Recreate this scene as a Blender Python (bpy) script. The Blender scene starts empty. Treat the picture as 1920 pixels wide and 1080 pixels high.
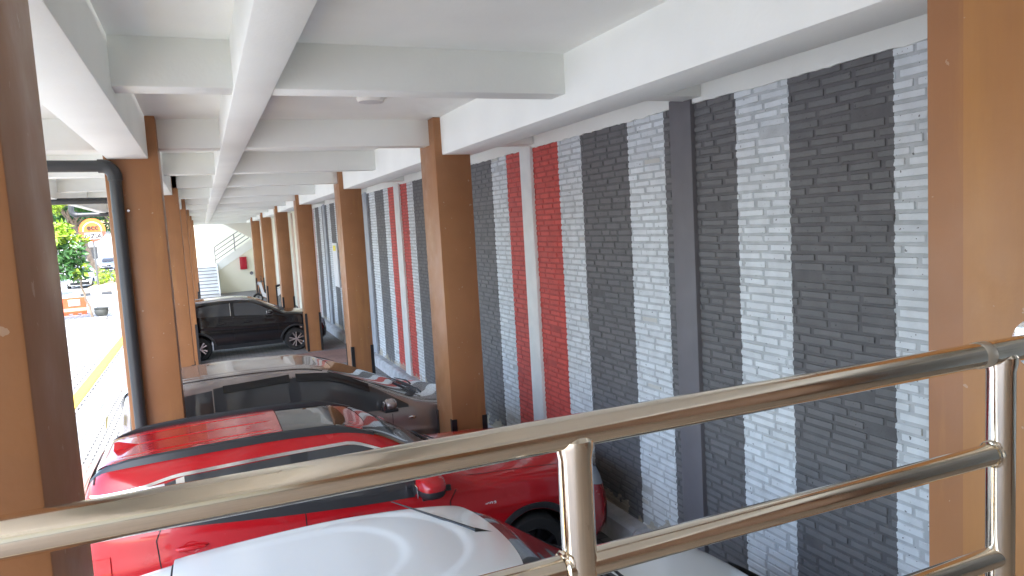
import bpy, bmesh, math, random
from mathutils import Vector, Matrix
random.seed(7)
scene = bpy.context.scene
COL = scene.collection
PI = math.pi
R = math.radians

# ------------------------------------------------------------------ helpers
class MB:
    """collects shapes into one mesh"""
    def __init__(self):
        self.v = []; self.f = []; self.mi = []; self.cur = 0
    def add(self, vs, fs):
        o = len(self.v)
        self.v += [tuple(p) for p in vs]
        for f in fs:
            self.f.append(tuple(i + o for i in f)); self.mi.append(self.cur)
        return self
    def box(self, x0, x1, y0, y1, z0, z1, b=0.0):
        if b <= 0:
            vs = [(x, y, z) for x in (x0, x1) for y in (y0, y1) for z in (z0, z1)]
            self.add(vs, [(0, 1, 3, 2), (4, 6, 7, 5), (0, 4, 5, 1), (2, 3, 7, 6), (0, 2, 6, 4), (1, 5, 7, 3)])
            return self
        bm = bmesh.new()
        bmesh.ops.create_cube(bm, size=1.0)
        for v in bm.verts:
            v.co.x = x0 + (v.co.x + .5) * (x1 - x0); v.co.y = y0 + (v.co.y + .5) * (y1 - y0); v.co.z = z0 + (v.co.z + .5) * (z1 - z0)
        bmesh.ops.bevel(bm, geom=list(bm.edges), offset=b, segments=2, profile=.5, affect='EDGES')
        bm.verts.index_update()
        self.add([v.co[:] for v in bm.verts], [[v.index for v in f.verts] for f in bm.faces])
        bm.free()
        return self
    def prism(self, poly, axis, a0, a1):
        """poly: 2-D points, extruded along axis from a0 to a1"""
        def P(p, a):
            if axis == 'x': return (a, p[0], p[1])
            if axis == 'y': return (p[0], a, p[1])
            return (p[0], p[1], a)
        n = len(poly)
        vs = [P(p, a0) for p in poly] + [P(p, a1) for p in poly]
        fs = [tuple(range(n))[::-1], tuple(range(n, 2 * n))] + [(i, (i + 1) % n, n + (i + 1) % n, n + i) for i in range(n)]
        return self.add(vs, fs)
    def tube(self, pts, r, seg=12, cap=True):
        pts = [Vector(p) for p in pts]
        n = len(pts)
        rs = r if isinstance(r, (list, tuple)) else [r] * n
        rings = []
        up = None
        for i, p in enumerate(pts):
            if i == 0: d = pts[1] - p
            elif i == n - 1: d = p - pts[-2]
            else: d = (pts[i + 1] - p).normalized() + (p - pts[i - 1]).normalized()
            d.normalize()
            if up is None:
                up = Vector((0, 0, 1)) if abs(d.z) < .9 else Vector((1, 0, 0))
            a = d.cross(up).normalized(); b = a.cross(d).normalized(); up = b
            rings.append([p + (a * math.cos(2 * PI * k / seg) + b * math.sin(2 * PI * k / seg)) * rs[i] for k in range(seg)])
        vs = [q for ring in rings for q in ring]
        fs = []
        for i in range(n - 1):
            for k in range(seg):
                k2 = (k + 1) % seg
                fs.append((i * seg + k, i * seg + k2, (i + 1) * seg + k2, (i + 1) * seg + k))
        if cap:
            fs.append(tuple(range(seg))[::-1]); fs.append(tuple((n - 1) * seg + k for k in range(seg)))
        return self.add(vs, fs)
    def lathe(self, prof, axis='z', c=(0, 0, 0), seg=24, closed=False):
        """prof: (radius, height) points turned round the axis through c"""
        vs = []; fs = []
        n = len(prof)
        for k in range(seg):
            a = 2 * PI * k / seg
            for (r, h) in prof:
                u, v = r * math.cos(a), r * math.sin(a)
                if axis == 'z': q = (c[0] + u, c[1] + v, c[2] + h)
                elif axis == 'y': q = (c[0] + u, c[1] + h, c[2] + v)
                else: q = (c[0] + h, c[1] + u, c[2] + v)
                vs.append(q)
        m = n if closed else n - 1
        for k in range(seg):
            k2 = (k + 1) % seg
            for i in range(m):
                j = (i + 1) % n
                fs.append((k * n + i, k2 * n + i, k2 * n + j, k * n + j))
        return self.add(vs, fs)

def build(name, mb, mats, parent=None, origin=(0, 0, 0), smooth=True, angle=35):
    me = bpy.data.meshes.new(name)
    ox, oy, oz = origin
    me.from_pydata([(x - ox, y - oy, z - oz) for x, y, z in mb.v], [], mb.f)
    if not isinstance(mats, (list, tuple)): mats = [mats]
    for m in mats: me.materials.append(m)
    if len(mats) > 1: me.polygons.foreach_set('material_index', mb.mi)
    bm = bmesh.new(); bm.from_mesh(me)
    bmesh.ops.recalc_face_normals(bm, faces=bm.faces)
    bm.to_mesh(me); bm.free()
    me.update()
    if smooth:
        me.shade_smooth(); me.set_sharp_from_angle(angle=R(angle))
    o = bpy.data.objects.new(name, me)
    COL.objects.link(o)
    if parent is not None:
        o.parent = parent
    return o

def tag(o, label=None, cat=None, group=None, kind=None):
    if label: o['label'] = label
    if cat: o['category'] = cat
    if group: o['group'] = group
    if kind: o['kind'] = kind
    return o

def thing(name, label, cat, loc=(0, 0, 0), group=None, rotz=0.0):
    o = bpy.data.objects.new(name, None)
    o.empty_display_size = .2
    COL.objects.link(o)
    o.location = loc; o.rotation_euler = (0, 0, rotz)
    return tag(o, label, cat, group)

def copy_tree(o, parent=None):
    c = o.copy(); COL.objects.link(c)
    if parent is not None: c.parent = parent
    for ch in list(o.children): copy_tree(ch, c)
    return c

# ------------------------------------------------------------------ materials
def nodes(m):
    m.use_nodes = True
    return m.node_tree.nodes, m.node_tree.links

def pbr(name, col, rough=.5, metal=0.0, spec=.5, coat=0.0, var=0.0, vscale=3.0, bump=0.0, bscale=40.0, rvar=0.0, emit=None):
    m = bpy.data.materials.new(name)
    n, l = nodes(m)
    b = n['Principled BSDF']
    b.inputs['Base Color'].default_value = (*col, 1)
    b.inputs['Roughness'].default_value = rough
    b.inputs['Metallic'].default_value = metal
    b.inputs['Specular IOR Level'].default_value = spec
    if coat:
        b.inputs['Coat Weight'].default_value = coat; b.inputs['Coat Roughness'].default_value = .03
    tc = n.new('ShaderNodeTexCoord')
    if var:
        t = n.new('ShaderNodeTexNoise'); t.inputs['Scale'].default_value = vscale; t.inputs['Detail'].default_value = 6
        l.new(tc.outputs['Object'], t.inputs['Vector'])
        mr = n.new('ShaderNodeMapRange'); mr.inputs[1].default_value = .3; mr.inputs[2].default_value = .7
        mr.inputs[3].default_value = 1 - var; mr.inputs[4].default_value = 1 + var
        l.new(t.outputs['Fac'], mr.inputs[0])
        mx = n.new('ShaderNodeMix'); mx.data_type = 'RGBA'; mx.blend_type = 'MULTIPLY'; mx.inputs[0].default_value = 1
        mx.inputs[6].default_value = (*col, 1)
        l.new(mr.outputs[0], mx.inputs[7]); l.new(mx.outputs[2], b.inputs['Base Color'])
    if rvar:
        t = n.new('ShaderNodeTexNoise'); t.inputs['Scale'].default_value = vscale * 2.3; t.inputs['Detail'].default_value = 8
        l.new(tc.outputs['Object'], t.inputs['Vector'])
        mr = n.new('ShaderNodeMapRange'); mr.inputs[1].default_value = .3; mr.inputs[2].default_value = .7
        mr.inputs[3].default_value = rough - rvar; mr.inputs[4].default_value = rough + rvar
        l.new(t.outputs['Fac'], mr.inputs[0]); l.new(mr.outputs[0], b.inputs['Roughness'])
    if bump:
        t = n.new('ShaderNodeTexNoise'); t.inputs['Scale'].default_value = bscale; t.inputs['Detail'].default_value = 5
        l.new(tc.outputs['Object'], t.inputs['Vector'])
        bp = n.new('ShaderNodeBump'); bp.inputs['Strength'].default_value = bump; bp.inputs['Distance'].default_value = .01
        l.new(t.outputs['Fac'], bp.inputs['Height']); l.new(bp.outputs[0], b.inputs['Normal'])
    if emit:
        b.inputs['Emission Color'].default_value = (*emit[0], 1); b.inputs['Emission Strength'].default_value = emit[1]
    return m

M = {}
M['ceiling'] = pbr('white_plaster', (.85, .868, .838), .75, var=.045, vscale=1.1, bump=.14, bscale=45)
M['cream'] = pbr('cream_plaster', (.80, .78, .66), .8, var=.03, vscale=.8, bump=.08, bscale=50)
M['brown'] = pbr('brown_paint', (.33, .148, .062), .42, var=.10, vscale=2.2, bump=.10, bscale=25, rvar=.10)
def column_mat():
    m = M['brown']; n, l = nodes(m); b = n['Principled BSDF']
    src = b.inputs['Base Color'].links[0].from_socket
    g = n.new('ShaderNodeNewGeometry')
    mp = n.new('ShaderNodeMapping'); mp.inputs['Scale'].default_value = (3.2, 3.2, .42); l.new(g.outputs['Position'], mp.inputs[0])
    t = n.new('ShaderNodeTexNoise'); t.inputs['Scale'].default_value = 1.3; t.inputs['Detail'].default_value = 7; t.inputs['Roughness'].default_value = .65
    l.new(mp.outputs[0], t.inputs['Vector'])
    mr = n.new('ShaderNodeMapRange'); mr.inputs[1].default_value = .56; mr.inputs[2].default_value = .64; l.new(t.outputs['Fac'], mr.inputs[0])
    mx = n.new('ShaderNodeMix'); mx.data_type = 'RGBA'; mx.inputs[7].default_value = (.40, .19, .07, 1)
    ml = n.new('ShaderNodeMath'); ml.operation = 'MULTIPLY'; ml.inputs[1].default_value = .55; l.new(mr.outputs[0], ml.inputs[0])
    l.new(ml.outputs[0], mx.inputs[0]); l.new(src, mx.inputs[6])
    # a second coat on the part of the near column by the landing, with a straight edge
    sp = n.new('ShaderNodeSeparateXYZ'); l.new(g.outputs['Position'], sp.inputs[0])
    c1 = n.new('ShaderNodeMath'); c1.operation = 'LESS_THAN'; c1.inputs[1].default_value = 1.655; l.new(sp.outputs['Y'], c1.inputs[0])
    c2 = n.new('ShaderNodeMath'); c2.operation = 'GREATER_THAN'; c2.inputs[1].default_value = 2.3; l.new(sp.outputs['X'], c2.inputs[0])
    c3 = n.new('ShaderNodeMath'); c3.operation = 'MULTIPLY'; l.new(c1.outputs[0], c3.inputs[0]); l.new(c2.outputs[0], c3.inputs[1])
    tn = n.new('ShaderNodeMapRange'); tn.inputs[1].default_value = .35; tn.inputs[2].default_value = .7; tn.inputs[3].default_value = .35; tn.inputs[4].default_value = 1; l.new(t.outputs['Fac'], tn.inputs[0])
    c4 = n.new('ShaderNodeMath'); c4.operation = 'MULTIPLY'; l.new(c3.outputs[0], c4.inputs[0]); l.new(tn.outputs[0], c4.inputs[1])
    m0 = n.new('ShaderNodeMix'); m0.data_type = 'RGBA'; m0.inputs[7].default_value = (.43, .205, .065, 1)
    l.new(c4.outputs[0], m0.inputs[0]); l.new(mx.outputs[2], m0.inputs[6]); mx = m0
    t2 = n.new('ShaderNodeTexNoise'); t2.inputs['Scale'].default_value = 19; t2.inputs['Detail'].default_value = 9; l.new(g.outputs['Position'], t2.inputs['Vector'])
    lt_ = n.new('ShaderNodeMath'); lt_.operation = 'LESS_THAN'; lt_.inputs[1].default_value = .295; l.new(t2.outputs['Fac'], lt_.inputs[0])
    m3 = n.new('ShaderNodeMath'); m3.operation = 'MULTIPLY'; m3.inputs[1].default_value = .5; l.new(lt_.outputs[0], m3.inputs[0])
    mx2 = n.new('ShaderNodeMix'); mx2.data_type = 'RGBA'; mx2.inputs[7].default_value = (.52, .40, .30, 1)
    l.new(m3.outputs[0], mx2.inputs[0]); l.new(mx.outputs[2], mx2.inputs[6])
    l.new(mx2.outputs[2], b.inputs['Base Color'])
column_mat()
M['rubber'] = pbr('black_rubber', (.012, .012, .014), .55, bump=.1)
M['steel'] = None
M['pipe'] = pbr('dark_grey_pvc', (.032, .034, .037), .42, var=.08)
M['pil_dark'] = pbr('dark_grey_paint', (.145, .14, .152), .55, var=.08, vscale=4, bump=.06)
M['pil_white'] = pbr('white_paint', (.80, .83, .82), .55, var=.05, vscale=5, bump=.05)
M['pil_pale'] = pbr('pale_grey_paint', (.36, .39, .43), .6, var=.08, vscale=5)
M['plinth'] = pbr('pale_plinth_cement', (.42, .43, .45), .8, var=.22, vscale=6, bump=.2, bscale=30)
M['chrome'] = pbr('chrome', (.85, .85, .86), .12, metal=1)
M['glass'] = pbr('tinted_glass', (.045, .047, .05), .03, spec=.75)
M['trim'] = pbr('black_plastic_trim', (.022, .023, .026), .45, bump=.05, bscale=200)
M['gap'] = pbr('panel_gap', (.004, .004, .004), .8)
M['tyre'] = pbr('tyre_rubber', (.016, .016, .017), .75, bump=.15, bscale=90)
M['rim_dark'] = pbr('rim_dark', (.02, .02, .022), .3, metal=.6)
M['rim'] = pbr('rim_alloy', (.75, .75, .76), .25, metal=1)
M['lamp_glass'] = pbr('lamp_glass', (.32, .34, .37), .06, spec=.8)
M['tail'] = pbr('tail_red', (.45, .012, .012), .08, spec=.7)
M['red_car'] = pbr('red_car_paint', (.46, .006, .011), .25, spec=.35, coat=.75, rvar=.03)
M['white_car'] = pbr('white_car_paint', (.86, .885, .87), .30, coat=.8)
M['mpv'] = pbr('grey_brown_car_paint', (.37, .325, .31), .26, metal=.65, coat=1)
M['silver'] = pbr('silver_car_paint', (.52, .53, .55), .26, metal=.6, coat=1)
M['black_car'] = pbr('black_car_paint', (.006, .006, .0075), .15, spec=.4, coat=.6)
M['pano'] = pbr('roof_glass', (.02, .021, .022), .03, spec=1.0)
M['blanklamp'] = pbr('lamp_diffuser', (.62, .62, .62), .5)
M['lamp_rim'] = pbr('lamp_rim', (.82, .80, .74), .45)
M['orange'] = pbr('orange_plastic', (.75, .085, .025), .4, var=.1, vscale=3)
M['concrete'] = pbr('grey_concrete', (.33, .33, .33), .85, var=.15, vscale=4, bump=.2, bscale=20)
M['pot'] = pbr('dark_pot', (.07, .075, .07), .6, var=.2)
M['bark'] = pbr('bark', (.20, .155, .115), .9, var=.3, vscale=6, bump=.6, bscale=18)
M['leaf_light'] = pbr('leaf_light', (.27, .40, .03), .5, var=.3, vscale=1.5)
M['leaf_mid'] = pbr('leaf_mid', (.055, .15, .035), .5, var=.35, vscale=1.2)
M['leaf_dark'] = pbr('leaf_dark', (.03, .085, .03), .55, var=.35, vscale=.8)
M['yellow'] = pbr('yellow_road_paint', (.70, .46, .045), .7, var=.12, vscale=5)
M['white_mark'] = pbr('white_road_paint', (.78, .78, .76), .7, var=.1)
M['kerb_black'] = pbr('black_kerb_paint', (.05, .055, .06), .7, var=.2)
M['soil'] = pbr('dry_soil', (.36, .27, .17), .95, var=.25, vscale=2, bump=.5, bscale=6)
M['red_box'] = pbr('red_enamel', (.42, .012, .03), .35)
M['rail_grey'] = pbr('stair_rail_steel', (.18, .18, .18), .35, metal=.8)
M['tile'] = pbr('beige_floor_tile', (.46, .36, .27), .4, var=.12)
M['paper'] = pbr('notice_paper', (.78, .79, .80), .6, var=.04)
M['yellow_sticker'] = pbr('yellow_sticker', (.85, .72, .04), .5)
M['scooter_white'] = pbr('scooter_white', (.75, .75, .76), .25, coat=.6)
M['sign_orange'] = pbr('sign_orange', (.60, .14, .02), .5)
M['sign_red'] = pbr('sign_red', (.66, .07, .04), .5)
M['sign_white'] = pbr('sign_white', (.55, .55, .55), .5)
M['ink'] = pbr('sign_ink', (.03, .02, .02), .6)
M['soffit'] = M['ceiling']

def steel_mat():
    m = bpy.data.materials.new('stainless_steel')
    n, l = nodes(m); b = n['Principled BSDF']
    b.inputs['Metallic'].default_value = 1
    b.inputs['Base Color'].default_value = (.70, .63, .53, 1)
    tc = n.new('ShaderNodeTexCoord')
    t = n.new('ShaderNodeTexNoise'); t.inputs['Scale'].default_value = 14; t.inputs['Detail'].default_value = 9
    l.new(tc.outputs['Object'], t.inputs['Vector'])
    mr = n.new('ShaderNodeMapRange'); mr.inputs[1].default_value = .3; mr.inputs[2].default_value = .75
    mr.inputs[3].default_value = .075; mr.inputs[4].default_value = .19
    l.new(t.outputs['Fac'], mr.inputs[0]); l.new(mr.outputs[0], b.inputs['Roughness'])
    t2 = n.new('ShaderNodeTexNoise'); t2.inputs['Scale'].default_value = 55; t2.inputs['Detail'].default_value = 4
    l.new(tc.outputs['Object'], t2.inputs['Vector'])
    cr = n.new('ShaderNodeValToRGB')
    cr.color_ramp.elements[0].position = .20; cr.color_ramp.elements[0].color = (.40, .30, .21, 1)
    cr.color_ramp.elements[1].position = .27; cr.color_ramp.elements[1].color = (.84, .78, .68, 1)
    l.new(t2.outputs['Fac'], cr.inputs[0]); l.new(cr.outputs[0], b.inputs['Base Color'])
    mp = n.new('ShaderNodeMapping'); mp.inputs['Scale'].default_value = (2, 260, 260)
    l.new(tc.outputs['Object'], mp.inputs[0])
    t3 = n.new('ShaderNodeTexNoise'); t3.inputs['Scale'].default_value = 1; t3.inputs['Detail'].default_value = 2
    l.new(mp.outputs[0], t3.inputs['Vector'])
    bp = n.new('ShaderNodeBump'); bp.inputs['Strength'].default_value = .05; bp.inputs['Distance'].default_value = .002
    l.new(t3.outputs['Fac'], bp.inputs['Height']); l.new(bp.outputs[0], b.inputs['Normal'])
    return m
M['steel'] = steel_mat()

WX = 3.65          # brick wall plane
P0, PER = 7.92, 6.25
def brick_mat(name, mortar=False):
    m = bpy.data.materials.new(name)
    n, l = nodes(m); b = n['Principled BSDF']
    b.inputs['Roughness'].default_value = .62
    g = n.new('ShaderNodeNewGeometry')
    sp = n.new('ShaderNodeSeparateXYZ'); l.new(g.outputs['Position'], sp.inputs[0])
    def noise(scale, detail=4):
        t = n.new('ShaderNodeTexNoise'); t.inputs['Scale'].default_value = scale; t.inputs['Detail'].default_value = detail
        l.new(g.outputs['Position'], t.inputs['Vector']); return t.outputs['Fac']
    def mth(op, a, bb=None, c=None):
        t = n.new('ShaderNodeMath'); t.operation = op
        for i, q in enumerate((a, bb, c)):
            if q is None: continue
            if isinstance(q, (int, float)): t.inputs[i].default_value = q
            else: l.new(q, t.inputs[i])
        return t.outputs[0]
    wob = mth('MULTIPLY_ADD', noise(26, 2), .03, -.015)
    y = mth('ADD', sp.outputs['Y'], wob)
    W_, D_, R_ = (.635, .675, .70, 1), (.14, .139, .143, 1), (.58, .085, .070, 1)
    def ramp(fac, stops):
        cr = n.new('ShaderNodeValToRGB'); cr.color_ramp.interpolation = 'CONSTANT'
        e = cr.color_ramp.elements
        e[0].position, e[0].color = stops[0]
        e[1].position, e[1].color = stops[1]
        for p, c in stops[2:]:
            k = e.new(p); k.color = c
        l.new(fac, cr.inputs[0]); return cr.outputs[0]
    near = ramp(mth('DIVIDE', y, 12.0), [(0, W_), (1.2 / 12, D_), (1.9 / 12, W_), (2.922 / 12, D_), (3.713 / 12, W_), (4.255 / 12, D_), (5.145 / 12, W_), (5.678 / 12, D_),
                                         (6.589 / 12, W_), (7.084 / 12, R_), (8.571 / 12, W_), (9.089 / 12, D_), (9.95 / 12, W_), (10.5 / 12, D_)])
    u = mth('ABSOLUTE', mth('SUBTRACT', mth('MODULO', mth('ADD', y, PER * 4.5 - P0 - .04), PER), PER / 2))
    far = ramp(mth('DIVIDE', u, 3.2), [(0, R_), (.74 / 3.2, W_), (1.17 / 3.2, D_), (2.0 / 3.2, W_), (2.6 / 3.2, D_)])
    mx = n.new('ShaderNodeMix'); mx.data_type = 'RGBA'
    l.new(mth('GREATER_THAN', sp.outputs['Y'], 11.2), mx.inputs[0]); l.new(near, mx.inputs[6]); l.new(far, mx.inputs[7])
    # paint thickness variation
    mv = n.new('ShaderNodeMix'); mv.data_type = 'RGBA'; mv.blend_type = 'MULTIPLY'; mv.inputs[0].default_value = 1
    mr = n.new('ShaderNodeMapRange'); mr.inputs[1].default_value = .25; mr.inputs[2].default_value = .75
    mr.inputs[3].default_value = .90 if not mortar else .56; mr.inputs[4].default_value = 1.10 if not mortar else .82
    l.new(noise(9, 8), mr.inputs[0]); l.new(mx.outputs[2], mv.inputs[6]); l.new(mr.outputs[0], mv.inputs[7])
    # paint worn off at the foot of the wall, and a few bare beige bricks
    foot = mth('LESS_THAN', mth('ADD', sp.outputs['Z'], mth('MULTIPLY_ADD', noise(5, 5), .8, -.40)), .30)
    wn = mth('MULTIPLY', foot, .7)
    rp = g.outputs['Random Per Island']
    if not mortar:
        lum = n.new('ShaderNodeRGBToBW'); l.new(mx.outputs[2], lum.inputs[0])
        bare = mth('MULTIPLY', mth('GREATER_THAN', rp, .988), mth('GREATER_THAN', lum.outputs[0], .4))
        wn = mth('MAXIMUM', wn, mth('MULTIPLY', bare, .45))
        tone = n.new('ShaderNodeMapRange'); tone.inputs[3].default_value = .90; tone.inputs[4].default_value = 1.08
        l.new(mth('FRACT', mth('MULTIPLY', rp, 37.7)), tone.inputs[0])
        mt = n.new('ShaderNodeMix'); mt.data_type = 'RGBA'; mt.blend_type = 'MULTIPLY'; mt.inputs[0].default_value = 1
        l.new(mv.outputs[2], mt.inputs[6]); l.new(tone.outputs[0], mt.inputs[7]); mv = mt
    mb_ = n.new('ShaderNodeMix'); mb_.data_type = 'RGBA'; mb_.inputs[7].default_value = (.40, .36, .27, 1)
    l.new(wn, mb_.inputs[0]); l.new(mv.outputs[2], mb_.inputs[6])
    # little black pits
    pit = mth('LESS_THAN', noise(46, 1), .255)
    mp = n.new('ShaderNodeMix'); mp.data_type = 'RGBA'; mp.inputs[7].default_value = (.03, .03, .03, 1)
    l.new(mth('MULTIPLY', pit, .8), mp.inputs[0]); l.new(mb_.outputs[2], mp.inputs[6])
    l.new(mp.outputs[2], b.inputs['Base Color'])
    bp = n.new('ShaderNodeBump'); bp.inputs['Strength'].default_value = .45; bp.inputs['Distance'].default_value = .006
    l.new(noise(60, 6), bp.inputs['Height']); l.new(bp.outputs[0], b.inputs['Normal'])
    return m
M['brick'] = brick_mat('painted_brick'); M['mortar'] = brick_mat('painted_mortar', True)

def paver_mat(name, c1, c2, cm, bw, bh, rot=0.0, bump=.4, mort=.006):
    m = bpy.data.materials.new(name)
    n, l = nodes(m); b = n['Principled BSDF']; b.inputs['Roughness'].default_value = .8
    g = n.new('ShaderNodeNewGeometry')
    mp = n.new('ShaderNodeMapping'); mp.inputs['Rotation'].default_value = (0, 0, rot); l.new(g.outputs['Position'], mp.inputs[0])
    t = n.new('ShaderNodeTexBrick'); t.inputs['Scale'].default_value = 1
    t.inputs['Color1'].default_value = (*c1, 1); t.inputs['Color2'].default_value = (*c2, 1); t.inputs['Mortar'].default_value = (*cm, 1)
    t.inputs['Brick Width'].default_value = bw; t.inputs['Row Height'].default_value = bh; t.inputs['Mortar Size'].default_value = mort
    l.new(mp.outputs[0], t.inputs['Vector'])
    t2 = n.new('ShaderNodeTexNoise'); t2.inputs['Scale'].default_value = .9; t2.inputs['Detail'].default_value = 9
    l.new(g.outputs['Position'], t2.inputs['Vector'])
    mr = n.new('ShaderNodeMapRange'); mr.inputs[1].default_value = .3; mr.inputs[2].default_value = .7; mr.inputs[3].default_value = .75; mr.inputs[4].default_value = 1.15
    l.new(t2.outputs['Fac'], mr.inputs[0])
    mx = n.new('ShaderNodeMix'); mx.data_type = 'RGBA'; mx.blend_type = 'MULTIPLY'; mx.inputs[0].default_value = 1
    l.new(t.outputs['Color'], mx.inputs[6]); l.new(mr.outputs[0], mx.inputs[7]); l.new(mx.outputs[2], b.inputs['Base Color'])
    bp = n.new('ShaderNodeBump'); bp.inputs['Strength'].default_value = bump; bp.inputs['Distance'].default_value = .01; bp.invert = True
    l.new(t.outputs['Fac'], bp.inputs['Height']); l.new(bp.outputs[0], b.inputs['Normal'])
    return m
M['pave_out'] = paver_mat('pale_pavers', (.37, .375, .37), (.31, .315, .315), (.03, .03, .03), .42, .21, mort=.02)
M['pave_small'] = paver_mat('small_pavers', (.33, .325, .31), (.27, .27, .26), (.03, .03, .03), .21, .105, mort=.012)
M['pave_in'] = paver_mat('grey_pavers', (.27, .26, .25), (.21, .205, .20), (.09, .09, .09), .21, .105, bump=.25)
M['pave_red'] = paver_mat('red_pavers', (.36, .215, .175), (.31, .19, .16), (.14, .10, .09), .21, .105)
M['pave_grey'] = paver_mat('blue_grey_slabs', (.25, .28, .30), (.22, .25, .27), (.07, .07, .07), .8, .42, rot=PI / 2)
M['road'] = pbr('asphalt', (.30, .30, .30), .9, var=.15, vscale=.6, bump=.3, bscale=60)

# ------------------------------------------------------------------ ground
def sheet(name, x0, x1, y0, y1, z, mat):
    o = build(name, MB().add([(x0, y0, z), (x1, y0, z), (x1, y1, z), (x0, y1, z)], [(0, 1, 2, 3)]), mat, smooth=False)
    tag(o, kind='structure'); return o
sheet('ground', -400, 400, -300, 700, 0, M['pave_out'])
sheet('road', -120, 60, 53.5, 66, .004, M['road'])
sheet('carpark_floor', -1.25, 3.8, -6, 46.5, .008, M['pave_in'])
sheet('paving', -1.95, -1.25, -6, 60, .008, M['pave_small'])
sheet('path', -2.42, -1.95, -6, 50, .012, M['pave_grey'])
for i, (a, b_) in enumerate(((9.6, 12.0), (17.6, 19.7), (24.2, 26.0))):
    sheet('paving', -1.95, 3.5, a, b_, .016, M['pave_red'])
o = sheet('road_marking', -2.83, -2.58, -6, 50, .016, M['yellow'])

# ------------------------------------------------------------------ columns
RY = [1.2, 7.5, 13.37, 19.9, 25.8, 32.3, 39.0]
LY = [1.5, 7.48, 13.5, 19.9, 25.9, 32.3, 39.0]
ZS = 4.35
def guard(sx, sy, x, y, h0, h1):
    """black rubber angle round one corner of a column"""
    mb = MB(); w, t = .05, .009
    mb.box(min(x, x - sx * w) + (0 if sx < 0 else 0), max(x, x - sx * w), min(y, y + sy * t), max(y, y + sy * t), h0, h1)
    mb.box(min(x, x + sx * t), max(x, x + sx * t), min(y + sy * t, y - sy * w), max(y + sy * t, y - sy * w), h0, h1)
    return mb
def column(x0, x1, y0, y1, label, group):
    loc = ((x0 + x1) / 2, (y0 + y1) / 2, 0)
    t = thing('column', label, 'column', loc, group)
    build('shaft', MB().box(x0, x1, y0, y1, .0, ZS - .002, .008), M['brown'], t, loc)
    for sx, x in ((-1, x0), (1, x1)):
        for sy, y in ((-1, y0), (1, y1)):
            build('corner_guard', guard(sx, sy, x, y, .02, 1.05), M['rubber'], t, loc)
    return t
rl = ['large brown column right behind the steel handrail, filling the right edge',
      'brown column beside the hood of the red car, first clear one along the brick wall',
      'brown column standing beyond the windshield of the grey-brown minivan',
      'brown column covering the front wheel and nose of the black hatchback',
      'brown column just beyond the black hatchback on the wall side',
      'brown column that hides half of the parked scooter',
      'last brown column on the wall side, next to the staircase']
ll = ['dark brown column cut by the left edge of the photo, handrail crossing in front',
      'brown column with a grey drainpipe clamped on it, red car roof at its foot',
      'brown column peeking out right behind the one with the elbowed drainpipe',
      'narrow visible brown column beside the tail of the black hatchback',
      'brown column on the street side seen only as a sliver beyond the hatchback tail',
      'brown column on the street side two before the staircase, mostly hidden',
      'last brown column on the street side, in line with the staircase foot']
for y, lb in zip(RY, rl): column(2.37, 2.77, y, y + (.588 if y < 2 else .56), lb, 'brown columns along the brick wall')
for y, lb in zip(LY, ll): column(-.752, -.30, y, y + .40, lb, 'brown columns along the street side')

# ------------------------------------------------------------------ ceiling with its beams
ct = thing('ceiling', 'white concrete ceiling with a grid of beams over the parked cars', 'ceiling', (1.4, 20, ZS))
co = (1.4, 20, ZS)
build('slab', MB().box(-2.18, 3.9, -5, 44.5, ZS, ZS + .16), M['ceiling'], ct, co)
build('longitudinal_beam', MB().box(-.72, -.385, -5, 44.2, 3.96, ZS + .01, .008), M['ceiling'], ct, co)
build('longitudinal_beam', MB().box(.25, .475, -5, 44.2, 4.055, ZS + .01, .008), M['ceiling'], ct, co)
build('longitudinal_beam', MB().box(2.45, 2.82, -5, 44.2, 3.95, ZS + .01, .008), M['ceiling'], ct, co)
build('edge_beam', MB().box(-2.19, -2.04, -5, 44.5, 3.95, ZS + .165, .01), M['ceiling'], ct, co)
ys = [-2.0, 1.45] 
for a, b_ in zip(RY[:-1], RY[1:]): ys += [(a + b_) / 2 + .25, b_ + .13]
ys[2] = 4.62; ys[3] = 7.68; ys.append(41.8)
for y in ys:
    mb = MB()
    for x0, x1 in ((-2.04, -.72), (-.385, .25), (.475, 2.45), (2.82, 3.62)):
        mb.box(x0 - .003, x1 + .003, y, y + .22, 4.07, ZS + .012, .008)
    build('cross_beam', mb, M['ceiling'], ct, co)
build('end_beam', MB().box(-2.03, 3.62, 44.2, 44.49, 3.98, ZS + .008, .008), M['ceiling'], ct, co)

lt = thing('ceiling_light', 'round white flush lamp on the ceiling panel past the first cross beam', 'lamp', (1.467, 6.39, ZS))
lo = (1.467, 6.39, ZS)
build('lamp_base', MB().lathe([(.001, -.002), (.122, -.002), (.125, -.012), (.118, -.03), (.112, -.043), (.107, -.045)], c=lo, seg=40), M['lamp_rim'], lt, lo)
build('diffuser', MB().lathe([(.107, -.044), (.09, -.048), (.05, -.05), (.001, -.05)], c=lo, seg=40), M['blanklamp'], lt, lo)

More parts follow.
